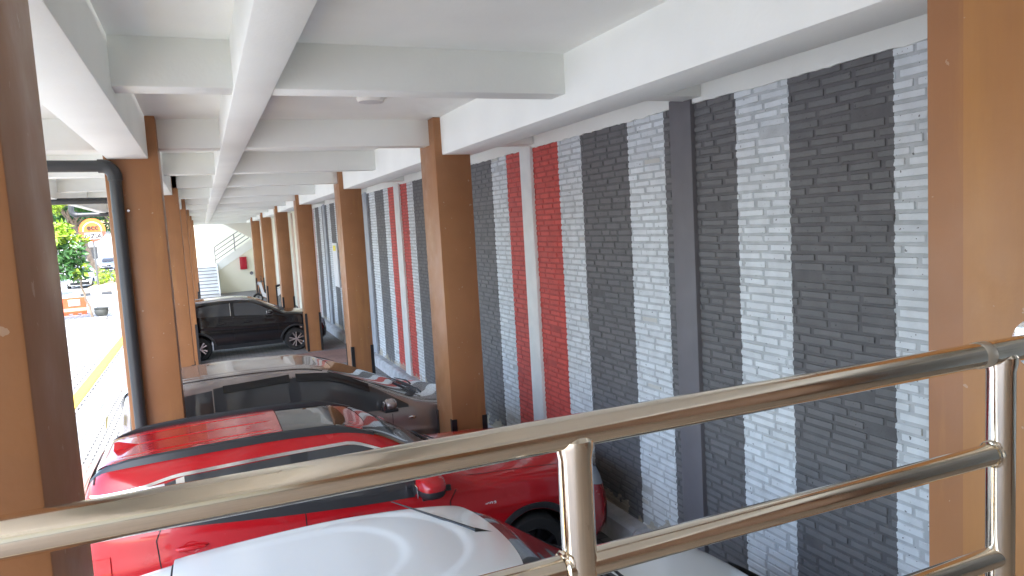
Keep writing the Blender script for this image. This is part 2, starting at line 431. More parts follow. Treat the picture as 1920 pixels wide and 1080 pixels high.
# ------------------------------------------------------------------ brick wall
wt = thing('brick_wall', 'tall painted brick wall with grey, white and red vertical stripes', 'wall', (WX, 12, 0))
wo = (WX, 12, 0)
YB0, YB1 = -3.0, 26.4
build('mortar_bed', MB().box(WX + .002, WX + .25, YB0, YB1, 0, 4.05), M['mortar'], wt, wo, smooth=False)
def brick_mesh():
    mb = MB(); rnd = random.Random(3)
    z = .22; row = 0
    while z < 4.0:
        h = .0440 + rnd.uniform(-.0025, .0025)
        y = YB0 - rnd.uniform(0, .25)
        while y < YB1:
            L = .234 + rnd.uniform(-.024, .016)
            if rnd.random() < .08: L *= .55
            y0, y1 = y, y + L
            y = y1 + .021 + rnd.uniform(-.006, .010)
            if rnd.random() < .015: continue
            z0, z1 = z, z + h
            if y0 > YB1 - .02: break
            dx = rnd.uniform(.002, .007)
            tw = rnd.uniform(-.0015, .0015)
            j = lambda s=.002: rnd.uniform(-s, s)
            slope = rnd.uniform(-.002, .002)
            bk = [(WX + .004, y0 + j(), z0 + j() - slope), (WX + .004, y1 + j(), z0 + j() + slope), (WX + .004, y1 + j(), z1 + j() + slope), (WX + .004, y0 + j(), z1 + j() - slope)]
            c = .0025 + rnd.uniform(0, .0025)
            cc = [(1, 1), (-1, 1), (-1, -1), (1, -1)]
            fr = []
            for (q, s) in zip(bk, cc):
                fr.append((WX - dx + tw * s[0], q[1] + s[0] * c, q[2] + s[1] * c))
            mb.add(bk + fr, [(4, 5, 6, 7), (0, 1, 5, 4), (1, 2, 6, 5), (2, 3, 7, 6), (3, 0, 4, 7)])
        z += .0608 + rnd.uniform(-.0015, .0015)
        row += 1
    return mb
build('brickwork', brick_mesh(), M['brick'], wt, wo, angle=40)
# rough plaster band above the bricks
mb = MB()
rnd = random.Random(5)
prev = None
lowz = []
yy = YB0
pts = []
while yy < YB1:
    pts.append((yy, 4.035 + rnd.uniform(-.007, .007))); yy += rnd.uniform(.03, .09)
pts.append((YB1, 4.03))
poly = pts + [(YB1, ZS - .004), (YB0, ZS - .004)]
mb.prism(poly, 'x', WX - .022, WX + .20)
build('plaster_band', mb, M['ceiling'], wt, wo, smooth=False)
def pil(yc, w, mat, z0=.0, z1=4.06, d=.042):
    build('pilaster', MB().box(WX - d, WX + .1, yc - w / 2, yc + w / 2, z0, z1, .006), mat, wt, wo)
pil(4.88, .28, M['pil_dark'], z1=4.10); pil(P0, .30, M['pil_white'])
pil(11.05, .28, M['pil_dark']); pil(14.14, .40, M['pil_white']); pil(17.2, .42, M['pil_pale'])
pil(20.45, .40, M['pil_white']); pil(23.5, .4, M['pil_pale']); pil(26.3, .5, M['pil_white'])
pil(-1.2, .28, M['pil_dark']); pil(1.7, .3, M['pil_white'])
# plinth along the foot of the wall
mb = MB()
rnd = random.Random(9)
yy = YB0
while yy < YB1 - .1:
    y2 = min(YB1, yy + rnd.uniform(1.6, 3.1))
    h = .235 + rnd.uniform(-.012, .012)
    mb.prism([(3.47, .0), (3.49, h - .03), (3.53, h), (WX + .05, h + .015), (WX + .05, 0)], 'y', yy, y2 - .004)
    yy = y2
build('plinth', mb, M['plinth'], wt, wo, angle=20)

pw = thing('plaster_wall', 'plain cream plastered wall continuing past the end of the brick stripes', 'wall', (3.8, 35, 0))
build('wall_panel', MB().box(3.62, 3.9, 26.55, 46.56, 0, ZS - .003), M['cream'], pw, (3.8, 35, 0), smooth=False)
mb = MB()
for y in (29.2, 32.0, 35.2, 38.5, 41.7): mb.box(3.575, 3.625, y, y + .35, 0, 4.07, .006)
build('pilaster', mb, pbr('pinkish_plaster', (.66, .52, .44), .8, var=.05), pw, (3.8, 35, 0))

# notice on the wall
nt = thing('notice_board', 'white paper notice with a yellow heading fixed to the striped wall', 'sign', (3.6, 21.9, 1.9))
no = (3.6, 21.9, 1.9)
build('sheet', MB().box(3.59, 3.632, 21.45, 22.2, 1.55, 2.85, .004), M['paper'], nt, no)
build('heading', MB().box(3.586, 3.592, 21.6, 22.05, 2.62, 2.78), M['yellow_sticker'], nt, no)

# ------------------------------------------------------------------ drainpipes
def drainpipe(yc, label, xl, up=False):
    loc = (-.665, yc, 0)
    t = thing('drainpipe', label, 'pipe', loc, 'grey drainpipes on the street side columns')
    z = 3.895; r = .052
    build('downpipe', MB().tube([(-.665, yc, .02), (-.665, yc, z - .11)], r, 20), M['pipe'], t, loc)
    pts = [(-.665, yc, z - .13)] + [(-.665 - .10 + .10 * math.cos(a), yc, z - .10 + .10 * math.sin(a)) for a in [i * PI / 16 for i in range(0, 9)]] + [(-.79, yc, z)]
    build('elbow', MB().tube(pts, r + .009, 20), M['pipe'], t, loc)
    build('side_pipe', MB().tube([(-.78, yc, z), (xl, yc, z + .03)], r, 20), M['pipe'], t, loc)
    pts = [(xl + .02, yc, z + .03)] + [(xl - .10 * math.sin(a), yc, z + .13 - .10 * math.cos(a)) for a in [i * PI / 12 for i in range(7)]] + [(xl - .10, yc, z + .3)]
    build('elbow', MB().tube(pts, r + .007, 16), M['pipe'], t, loc)
    mb = MB()
    mb.cur = 0
    mb.lathe([(r + .001, -.012), (r + .003, -.012), (r + .003, .012), (r + .001, .012)], c=(-.665, yc, 3.49), seg=20)
    mb.cur = 1
    mb.tube([(-.585, yc - .005, 3.49), (-.585, yc + .06, 3.49)], .012, 10)
    mb.tube([(-.595, yc - .010, 3.49), (-.575, yc - .010, 3.49)], .008, 8)
    build('clamp', mb, [M['pipe'], M['chrome']], t, loc)
    return t
drainpipe(LY[1] - .065, 'grey drainpipe with an elbow running down the column nearest the red car', -2.62)
drainpipe(LY[2] - .065, 'grey drainpipe whose side run crosses the street gap just under the first one', -2.62)
drainpipe(LY[3] - .065, 'grey drainpipe farthest along the street gap, its bent end above the young tree', -2.66)

# ------------------------------------------------------------------ handrail and the raised platform
YR = 1.07; ZC = 3.2
ht = thing('handrail', 'polished stainless steel handrail across the foreground', 'handrail', (.55, YR, 1.75))
ho = (.55, YR, 1.75)
ztop, zmid, zlow = ZC - .361, ZC - .598, ZC - .848
build('top_rail', MB().tube([(-1.6, YR, ztop), (1.585, YR, ztop), (2.36, YR, ztop)], .0285, 40), M['steel'], ht, ho)
for z in (zmid, zlow):
    build('middle_rail' if z == zmid else 'bottom_rail', MB().tube([(-1.6, YR, z), (.55, YR, z), (1.66, YR, z)], .0245, 36), M['steel'], ht, ho)
for x in (-.56, .551, 1.662):
    mb = MB().lathe([(.030, 1.752 - 1.75), (.030, ztop - .045 - 1.75), (.034, ztop - .025 - 1.75), (.034, ztop - .012 - 1.75), (.0275, ztop - .004 - 1.75), (.001, ztop - .002 - 1.75)], c=(x, YR, 1.75), seg=36)
    p = build('post', mb, M['steel'], ht, ho)
    build('weld_bead', MB().lathe([(.0290, -.003), (.0315, 0), (.0290, .003)], axis='x', c=(x - .032, YR, zmid), seg=28), M['steel'], p, (0, 0, 0)).location = (0, 0, 0)
    bd = p.children[0]; bd.data.transform(Matrix.Translation((-ho[0], -ho[1], -ho[2])))
    build('base_flange', MB().lathe([(.031, .018), (.05, .014), (.055, .001)], c=(x, YR, 1.75), seg=28), M['steel'], p, ho)
build('collar', MB().lathe([(.0287, -.017), (.0300, -.015), (.0300, .015), (.0287, .017)], axis='x', c=(1.592, YR, ztop), seg=40), pbr('collar_steel', (.66, .62, .54), .4, metal=.7), ht, ho)
build('flange', MB().lathe([(.030, -.012), (.044, -.010), (.062, -.003), (.063, .004), (.030, .004)], axis='x', c=(1.80, YR, ztop), seg=40), M['chrome'], ht, ho)
pf = thing('platform', 'raised tiled landing carrying the steel handrail', 'platform', (0, -1.5, 0))
build('floor_slab', MB().box(-3.0, 3.64, -5.0, 1.16, 1.55, 1.75, .01), M['tile'], pf, (0, -1.5, 0))
bw = thing('rear_wall', 'unseen cream wall behind the landing with a brown panel added for the handrail to reflect', 'wall', (0, -4.9, 0))
build('wall_panel', MB().box(-3, 3.64, -5.2, -5.0, 0, ZS - .004), M['cream'], bw, (0, -4.9, 0), smooth=False)
build('reflection_panel', MB().box(.6, 3.6, -5.0, -4.97, 1.76, 4.0), M['brown'], bw, (0, -4.9, 0), smooth=False)  # brown panel out of view, added for the handrail to mirror

sw = thing('reflection_wall', 'unseen brown wall beside the landing, added for the handrail to reflect', 'wall', (2.6, -2.6, 0))
build('wall_panel', MB().box(2.40, 2.74, -4.96, -.25, 1.752, 3.94, .01), pbr('dull_brown_paint', (.21, .115, .07), .5, var=.1), sw, (2.6, -2.6, 0))  # unseen wall, added to give the handrail brown reflections
# ------------------------------------------------------------------ staircase at the far end
st = thing('staircase', 'white concrete staircase with thin steel rails at the far end', 'staircase', (1, 44, 0))
so = (1, 44, 0)
mb = MB()
n_ = 9; rise = 1.55 / n_
for i in range(n_):
    mb.box(-.5, .62, 42.6 + i * .27, 45.2 + (0.02 * i), i * rise + .001, (i + 1) * rise - .02)
    mb.box(-.51, .63, 42.575 + i * .27, 42.6 + (i + 1) * .27 - .001 + .02, (i + 1) * rise - .02, (i + 1) * rise, .006)
build('lower_flight', mb, pbr('stair_white', (.72, .74, .74), .6, var=.06), st, so)
mb = MB()
for i in range(n_): mb.box(-.505, .625, 42.568 + i * .27, 42.60 + i * .27, (i + 1) * rise - .030, (i + 1) * rise + .004)
build('step_edge_strip', mb, pbr('edge_strip_grey', (.16, .16, .16), .6), st, so)  # dark strips along the front edge of each step
build('landing', MB().box(-.5, .66, 45.0, 46.3, 1.40, 1.55), M['ceiling'], st, so)
mb = MB()
for i in range(12):
    x = .66 + i * .26
    mb.box(x, x + .28, 45.0, 46.2, 1.55 + i * .165, 1.55 + (i + 1) * .165 - .001)
build('upper_flight', mb, M['ceiling'], st, so)
sl = .63
build('stringer', MB().prism([(.64, 1.24), (.64, 1.75), (3.62, 1.75 + sl * 2.98), (3.62, 1.24 + sl * 2.98)], 'y', 44.92, 45.0), M['ceiling'], st, so, smooth=False)
build('lower_stringer', MB().prism([(42.5, 0), (42.5, .22), (44.92, 1.72), (44.92, 0)], 'x', .63, .70), M['ceiling'], st, so, smooth=False)
build('under_wall', MB().prism([(.70, .0), (.70, 1.27), (3.62, 1.27 + sl * 2.92), (3.62, 0)], 'y', 44.96, 45.04), M['cream'], st, so, smooth=False)
build('upper_soffit', MB().prism([(.84, 4.2), (3.62, 2.45), (3.62, 4.34), (.6, 4.34)], 'y', 44.6, 44.75), pbr('pale_soffit', (.74, .72, .66), .8), st, so, smooth=False)
rt = MB()
def zl(x, off): return 1.72 + sl * (x - .62) + off
for off in (.95, .70, .45, .2):
    x1 = 2.0 + (.95 - off) * 1.6
    rt.tube([(.62, 44.9, zl(.62, off)), (x1, 44.9, zl(x1, off))], .022, 8)
rt.tube([(.62, 44.9, 1.72), (.62, 44.9, zl(.62, .97))], .022, 8)
rt.tube([(1.72, 44.9, zl(1.72, .0)), (1.72, 44.9, zl(1.72, .95))], .028, 8)
build('railing', rt, M['rail_grey'], st, so)
build('stair_shade_slab', MB().box(-.55, 3.9, 44.52, 46.56, 8.0, 8.15), M['ceiling'], st, so, smooth=False)  # unseen slab, added to keep sky light out of the stairwell
build('stairwell_front', MB().box(-.55, 3.9, 44.50, 44.60, ZS + .17, 8.0), M['ceiling'], st, so, smooth=False)
ew = thing('end_wall', 'cream wall closing the car park behind the staircase', 'wall', (1, 46.4, 0))
build('wall_panel', MB().box(-.6, 3.615, 46.3, 46.55, 0, 8.0), M['cream'], ew, (1, 46.4, 0), smooth=False)
rb = thing('hydrant_box', 'dark red metal cabinet hung under the upper stair flight', 'cabinet', (2.12, 44.9, 1.32))
ro = (2.12, 44.9, 1.32)
build('case', MB().box(1.92, 2.30, 44.78, 44.955, 1.30, 2.02, .01), M['red_box'], rb, ro)
build('door', MB().box(1.95, 2.27, 44.768, 44.782, 1.33, 1.99, .004), M['red_box'], rb, ro)
al = thing('alarm_horn', 'small dark horn on the cream wall by the last column', 'alarm', (2.5, 44.85, 1.05))
build('horn', MB().lathe([(.02, .10), (.03, .05), (.09, -.08), (.10, -.1), (.05, -.06), (.001, -.05)], axis='y', c=(0, 0, 0), seg=18), M['pil_dark'], al)
build('bracket', MB().box(-.02, .02, .05, .11, -.05, .05, .005), M['trim'], al)

# ------------------------------------------------------------------ cars
def pchip(pts):
    xs = [p[0] for p in pts]; ysv = [p[1] for p in pts]; n = len(xs)
    d = [(ysv[i + 1] - ysv[i]) / (xs[i + 1] - xs[i]) for i in range(n - 1)]
    m = [d[0]] + [0.0 if d[i - 1] * d[i] <= 0 else 2 * d[i - 1] * d[i] / (d[i - 1] + d[i]) for i in range(1, n - 1)] + [d[-1]]
    def f(x):
        if x <= xs[0]: return ysv[0]
        if x >= xs[-1]: return ysv[-1]
        i = 0
        while x > xs[i + 1]: i += 1
        h = xs[i + 1] - xs[i]; t = (x - xs[i]) / h
        return ((2 * t**3 - 3 * t**2 + 1) * ysv[i] + (t**3 - 2 * t**2 + t) * h * m[i] + (-2 * t**3 + 3 * t**2) * ysv[i + 1] + (t**3 - t**2) * h * m[i + 1])
    return f
def lin(pts):
    def f(x):
        if x <= pts[0][0]: return pts[0][1]
        for (a, b), (c, d) in zip(pts[:-1], pts[1:]):
            if x <= c: return b + (d - b) * (x - a) / (c - a)
        return pts[-1][1]
    return f

def lettering(name, body, size, mat, parent, loc, rot, extrude=.004, shear=0.0, bold=0.0):
    cu = bpy.data.curves.new(name, 'FONT'); cu.body = body; cu.size = size; cu.extrude = extrude; cu.align_x = 'CENTER'; cu.shear = shear; cu.offset = bold
    t = bpy.data.objects.new(name, cu); COL.objects.link(t); bpy.context.view_layer.update()
    me = bpy.data.meshes.new_from_object(t.evaluated_get(bpy.context.evaluated_depsgraph_get()))
    bpy.data.objects.remove(t)
    me.name = name; me.materials.clear(); me.materials.append(mat)
    o = bpy.data.objects.new(name, me); COL.objects.link(o); o.parent = parent; o.location = loc; o.rotation_euler = rot
    return o

class Shape:
    def __init__(s, x0, x1, W, top, belt, zs=.22, k=.22, p=7.0, crease=.72, nose=.10, tail=.06, nmax=5.2):
        s.x0, s.x1, s.W, s.zs, s.k, s.p, s.crease = x0, x1, W, zs, k, p, crease
        s.zr, s.zbf = pchip(top), pchip(belt)
        s.xc, s.hl = (x0 + x1) / 2, (x1 - x0) / 2
        s.nose, s.tail, s.nmax = nose, tail, nmax
    def plan(s, x):
        t = min(1.0, abs(x - s.xc) / s.hl)
        return s.W / 2 * max(0.0, 1 - t**s.p)**(1 / (s.p * .42))
    def xfront(s, y, sign=1):
        q = min(1.0, abs(y) / (s.W / 2))
        t = max(0.0, 1 - q**(s.p * .42))**(1 / s.p)
        return s.xc + sign * s.hl * t
    def zb(s, x): return min(s.zbf(x), s.zr(x) - .02)
    def g(s, f):
        v = 1 - .085 * max(0, (.38 - f) / .38)**2 - .045 * max(0, (f - .5) / .5)**2
        d = (f - s.crease) / .035
        v += .011 * math.exp(-d * d) * (1 if f > s.crease else 1) - .012 * math.exp(-((f - s.crease + .10) / .06)**2)
        return v
    def n(s, h): return 2.4 + (s.nmax - 2.4) * min(1.0, max(0.0, (h - .06) / .32))
    def warp(s, x, y, z):
        # bonnet edge and boot lid lean back a little, bumpers tuck under
        e = max(0, (x - (s.x1 - .45)) / .45)
        x -= e * e * (s.nose * max(0, (z - .55) / .4) + .10 * max(0, (.40 - z) / .2)**2)
        e = max(0, ((s.x0 + .35) - x) / .35)
        x += e * e * (s.tail * max(0, (z - .6) / .5) + .08 * max(0, (.40 - z) / .2)**2)
        return (x, y, z)
    def side(s, x, z):
        zb = s.zb(x); w = s.plan(x)
        if z <= zb:
            return w * s.g((z - s.zs) / (zb - s.zs))
        h = max(.02, s.zr(x) - zb); q = min(.999, (z - zb) / h); n = s.n(h)
        return w * s.g(1) * (1 - q**n)**(1 / n) * (1 - s.k * (z - zb))
    def P(s, x, z, sg): return Vector(s.warp(x, sg * s.side(x, z), z))
    def T(s, x, c):
        zb = s.zb(x); h = max(.02, s.zr(x) - zb); n = s.n(h)
        q = max(0.0, 1 - abs(c)**n)**(1 / n)
        return Vector(s.warp(x, s.plan(x) * s.g(1) * c * (1 - s.k * h * q), zb + h * q))
    def body(s):
        N = 96
        xs = []
        for i in range(N + 1):
            t = -1 + 2 * i / N
            t = math.copysign(1 - (1 - abs(t))**1.45, t)
            xs.append(s.xc + s.hl * .9995 * t)
        F = [0, .03, .08, .16, .26, .38, .5, .58, .64, .68, .70, .72, .74, .77, .82, .88, .94, 1.0]
        S = [.10, .25, .4, .55, .68, .78, .85, .90, .94, .97]
        rings = []
        for x in xs:
            zb = s.zb(x); w = s.plan(x); h = max(.02, s.zr(x) - zb); n = s.n(h)
            half = [(w * .9 * s.g(0), s.zs - .02)]
            half += [(w * s.g(f), s.zs + (zb - s.zs) * f) for f in F]
            for q in S: half.append((w * s.g(1) * (1 - q**n)**(1 / n) * (1 - s.k * h * q), zb + h * q))
            c0 = (1 - S[-1]**n)**(1 / n)
            for c in (.8, .6, .4, .2):
                q = (1 - (c * c0)**n)**(1 / n)
                half.append((w * s.g(1) * c * c0 * (1 - s.k * h * q), zb + h * q))
            ring = [s.warp(x, y, z) for y, z in half] + [s.warp(x, 0, zb + h)] + [s.warp(x, -y, z) for y, z in half[::-1]]
            rings.append(ring)
        m = len(rings[0])
        vs = [p for r in rings for p in r]; fs = []
        for i in range(len(rings) - 1):
            for k in range(m):
                k2 = (k + 1) % m
                fs.append((i * m + k, (i + 1) * m + k, (i + 1) * m + k2, i * m + k2))
        fs.append(tuple(range(m))); fs.append(tuple((len(rings) - 1) * m + k for k in range(m))[::-1])
        return MB().add(vs, fs)

def grid_faces(nx, ny): return [(i * ny + j, (i + 1) * ny + j, (i + 1) * ny + j + 1, i * ny + j + 1) for i in range(nx - 1) for j in range(ny - 1)]
def side_patch(S, lo, hi, sg, off=.004, nx=24, nz=8, xa=None, xb=None):
    """sheet lying on the flank between the curves lo(x) and hi(x)"""
    lo_, hi_ = pchip(lo), pchip(hi)
    xa = lo[0][0] if xa is None else xa; xb = lo[-1][0] if xb is None else xb
    vs = []
    for i in range(nx):
        x = xa + (xb - xa) * i / (nx - 1)
        a, b = lo_(x), hi_(x)
        for j in range(nz):
            z = a + (b - a) * j / (nz - 1)
            p = S.P(x, z, sg); e = .004
            nrm = (S.P(x + e, z, sg) - S.P(x - e, z, sg)).cross(S.P(x, z + e, sg) - S.P(x, z - e, sg))
            if nrm.length < 1e-12: nrm = Vector((0, sg, 0))
            nrm.normalize()
            if nrm.y * sg < 0: nrm = -nrm
            vs.append(p + nrm * off)
    return MB().add(vs, grid_faces(nx, nz))
def top_patch(S, xa, xb, cm, off=.004, nx=20, ny=24, emb=None, c0=None):
    """sheet lying on the upper skin; xa, xb, cm may be functions"""
    fa = xa if callable(xa) else (lambda c: xa); fb = xb if callable(xb) else (lambda c: xb)
    fc = cm if callable(cm) else (lambda x: cm)
    vs = []
    for i in range(nx):
        for j in range(ny):
            cc = -1 + 2 * j / (ny - 1)
            if c0 is not None: cc = c0 + (1 - c0) * j / (ny - 1)
            u = i / (nx - 1)
            x = fa(cc) + (fb(cc) - fa(cc)) * u
            c = cc * fc(x)
            p = S.T(x, c); e = .004
            nrm = (S.T(x + e, c) - S.T(x - e, c)).cross(S.T(x, c + e) - S.T(x, c - e)).normalized()
            if nrm.z < 0: nrm = -nrm
            o = off + (emb(x, p.y) if emb else 0)
            vs.append(p + nrm * o)
    return MB().add(vs, grid_faces(nx, ny))
def line_patch(S, pts, w, sg, off=.002):
    """thin dark shut line following the flank"""
    vs = []
    P_ = []
    for (a, b), (c, d) in zip(pts[:-1], pts[1:]):
        k = 6
        for i in range(k): P_.append((a + (c - a) * i / k, b + (d - b) * i / k))
    P_.append(pts[-1])
    for i, (x, z) in enumerate(P_):
        a = P_[max(0, i - 1)]; b = P_[min(len(P_) - 1, i + 1)]
        d = Vector((b[0] - a[0], b[1] - a[1])).normalized(); nn = Vector((-d.y, d.x)) * w / 2
        for q in (1, -1):
            p = S.P(x + q * nn.x, z + q * nn.y, sg); p.y += sg * off
            vs.append(p)
    return MB().add(vs, [(2 * i, 2 * i + 1, 2 * i + 3, 2 * i + 2) for i in range(len(P_) - 1)])
def front_patch(S, y0, y1, z0, z1, sign=1, off=.006, ny=14, nz=5):
    vs = []
    for i in range(ny):
        y = y0 + (y1 - y0) * i / (ny - 1)
        for j in range(nz):
            z = z0 + (z1 - z0) * j / (nz - 1)
            p = S.warp(S.xfront(y, sign), y, z)
            vs.append((p[0] + sign * off, p[1], p[2]))
    return MB().add(vs, grid_faces(ny, nz))

def wheel_meshes(rad, wd, style):
    ty = MB().lathe([(rad * .64, -wd / 2), (rad * .9, -wd / 2 - .004), (rad * .975, -wd / 2 + .02), (rad, -wd / 2 + .05), (rad, wd / 2 - .05), (rad * .975, wd / 2 - .02), (rad * .9, wd / 2 + .004), (rad * .64, wd / 2), (rad * .62, 0)], axis='y', seg=44, closed=True)
    rm = MB(); rm.cur = 0
    rm.lathe([(rad * .655, wd / 2 - .004), (rad * .63, wd / 2 + .006), (rad * .60, wd / 2 - .012), (rad * .59, 0), (rad * .59, -wd / 2)], axis='y', seg=40)
    rm.cur = 1
    rm.lathe([(.001, wd / 2 - .075), (rad * .59, wd / 2 - .085)], axis='y', seg=30)
    rm.cur = 0
    for k in range(5):
        for d in ((-.13, .13) if style == 'double' else (0,)):
            a = 2 * PI * k / 5 + d
            a2 = 2 * PI * k / 5 + d * 1.7
            wv = .017 if style == 'double' else .035
            c1 = Vector((math.cos(a2) * rad * .61, 0, math.sin(a2) * rad * .61)); c0 = Vector((math.cos(a) * rad * .10, 0, math.sin(a) * rad * .10))
            t = (c1 - c0).normalized(); s_ = Vector((-t.z, 0, t.x)) * wv
            yo, yi = wd / 2 - .004, wd / 2 - .035
            q = [c0 + s_ * .8, c0 - s_ * .8, c1 - s_, c1 + s_]
            rm.add([(p.x, yo, p.z) for p in q] + [(p.x, yi, p.z) for p in q], [(0, 1, 2, 3), (0, 4, 5, 1), (1, 5, 6, 2), (2, 6, 7, 3), (3, 7, 4, 0)])
    rm.lathe([(.001, wd / 2 + .004), (.032, wd / 2 + .002), (.036, wd / 2 - .02)], axis='y', seg=16)
    return ty, rm

def add_wheels(root, S, xf, xr, rad, style='double', rim_mats=None):
    ty, rm = wheel_meshes(rad, .20, style)
    first = None
    ins = S.W / 2 - .125
    for x in (xf, xr):
        for sg in (1, -1):
            if first is None:
                w = build('wheel', ty, M['tyre'], root); r = build('rim', rm, rim_mats or [M['rim'], M['rim_dark']], w); first = w
            else:
                w = first.copy(); COL.objects.link(w); w.parent = root
                r = first.children[0].copy(); COL.objects.link(r); r.parent = w
            w.location = (x, sg * ins, rad)
            w.rotation_euler = (0, random.uniform(0, 6) if sg > 0 else random.uniform(0, 6), 0 if sg > 0 else PI)

def car_body(root, S, paint, xf, xr, rad, name='body'):
    o = build(name, S.body(), [paint, M['gap']], root, angle=50)
    cut = MB()
    for x in (xf, xr): cut.lathe([(.0005, -1.2), (rad + .045, -1.2), (rad + .045, 1.2), (.0005, 1.2)], axis='y', c=(x, 0, rad + .01), seg=48)
    me = bpy.data.meshes.new('cut'); me.from_pydata(cut.v, [], cut.f)
    bm = bmesh.new(); bm.from_mesh(me); bmesh.ops.remove_doubles(bm, verts=bm.verts, dist=.002); bmesh.ops.recalc_face_normals(bm, faces=bm.faces); bm.to_mesh(me); bm.free()
    me.materials.append(M['gap'])
    c = bpy.data.objects.new('cut', me); COL.objects.link(c); c.matrix_world = o.matrix_world
    # the cutter must not carry the parent's transform: both are evaluated at the origin
    par = o.parent; o.parent = None
    md = o.modifiers.new('arches', 'BOOLEAN'); md.operation = 'DIFFERENCE'; md.object = c; md.solver = 'EXACT'
    try: md.material_mode = 'TRANSFER'
    except Exception: pass
    bpy.context.view_layer.update()
    dg = bpy.context.evaluated_depsgraph_get()
    new = bpy.data.meshes.new_from_object(o.evaluated_get(dg))
    o.modifiers.clear(); o.data = new; new.name = name
    new.shade_smooth(); new.set_sharp_from_angle(angle=R(40))
    bpy.data.objects.remove(c)
    o.parent = par
    return o

def arch_trim(S, x, rad, sg, mat, root, wdt=.055, lo=-.02):
    """plastic lip round a wheel arch"""
    vs = []
    N = 28
    for i in range(N + 1):
        a = R(-4) + (PI + R(8)) * i / N
        for j, rr in enumerate((rad + .046, rad + .06, rad + .046 + wdt, rad + .05 + wdt)):
            px, pz = x + rr * math.cos(a), max(S.zs + .005, rad + .01 + rr * math.sin(a))
            p = S.P(px, pz, sg); p.y += sg * (.0, .014, .012, .0)[j]
            vs.append(p)
    return build('arch_trim', MB().add(vs, grid_faces(N + 1, 4)), mat, root)

def mirror(root, S, x, z, sg, paint, w=.20, k_=1.0):
    """door mirror: shell, dark foot and glass"""
    y = S.side(x, z)
    mb = MB()
    vs = []; N, K = 10, 14
    for i in range(N + 1):
        a = -PI / 2 + PI * i / N
        for k in range(K):
            b = 2 * PI * k / K
            cx = math.copysign(abs(math.cos(b))**.7, math.cos(b)); cz = math.copysign(abs(math.sin(b))**.7, math.sin(b))
            r_ = math.cos(a)**.55 if math.cos(a) > 1e-6 else 0
            taper = 1 - .22 * (math.sin(a) * .5 + .5)
            vs.append((x + .01 + .085 * k_ * r_ * cx * taper, sg * (y + .05 + w * k_ / 2 + w * k_ / 2 * math.sin(a)), z + .03 + .045 * k_ + .070 * k_ * r_ * cz * taper))
    fs = [(i * K + k, i * K + (k + 1) % K, (i + 1) * K + (k + 1) % K, (i + 1) * K + k) for i in range(N) for k in range(K)]
    mb.add(vs, fs)
    if k_ > 1:
        mb.mi = [1 if sum(vs[q][2] for q in f_) / 4 < z + .03 + .048 * k_ else 0 for f_ in fs]
    m = build('mirror', mb, [paint, M['trim']] if k_ > 1 else paint, root)
    f = MB()
    f.prism([(x - .05, z - .01), (x + .07, z - .02), (x + .05, z + .03), (x - .03, z + .035)], 'y', sg * (y - .03), sg * (y + .10))
    f.tube([(x - .075, sg * (y + .07), z + .015), (x + .08, sg * (y + .07), z + .012), (x + .07, sg * (y + .22), z + .022), (x - .07, sg * (y + .22), z + .022)], .022, 8)
    build('mirror_foot', f, M['trim'], m)
    g = MB().box(x - .075 * k_, x - .068 * k_, min(sg * (y + .07), sg * (y + .23)), max(sg * (y + .07), sg * (y + .23)), z + .03, z + .12, .003)
    build('mirror_glass', g, M['chrome'], m)
    return m

def door_handle(root, S, x, z, sg, paint):
    y = S.side(x, z)
    L = .105
    pts = [(x - L, sg * (y - .004), z), (x - L + .02, sg * (y + .022), z + .002), (x, sg * (y + .030), z + .004), (x + L - .03, sg * (y + .026), z + .003), (x + L, sg * (y - .002), z + .001)]
    h = build('door_handle', MB().tube(pts, [.012, .015, .016, .014, .006], 10), paint, root)
    vs = []; K = 20
    for k in range(K):
        a = 2 * PI * k / K
        p = S.P(x - .01 + .055 * math.cos(a), z + .042 * math.sin(a), sg); vs.append((p[0], p[1] + sg * .002, p[2]))
    c = S.P(x - .01, z, sg); vs.append((c[0], c[1] - sg * .008, c[2]))
    build('handle_cup', MB().add(vs, [(k, (k + 1) % K, K) for k in range(K)]), paint, h)
    return h

def wiper(S, x0, c0, x1, c1, arm=True):
    a = S.T(x0, c0); b = S.T(x1, c1)
    mb = MB()
    pts = []
    for i in range(9):
        t = i / 8; p = S.T(x0 + (x1 - x0) * t, c0 + (c1 - c0) * t); pts.append((p.x, p.y, p.z + .016))
    mb.tube(pts, .006, 6)
    pts2 = [(a.x + .04, a.y, a.z + .02), (a.x + .02, a.y + (b.y - a.y) * .25, a.z + .045), (pts[5][0], pts[5][1], pts[5][2] + .02)]
    mb.tube(pts2, [.012, .009, .006], 6)
    return mb

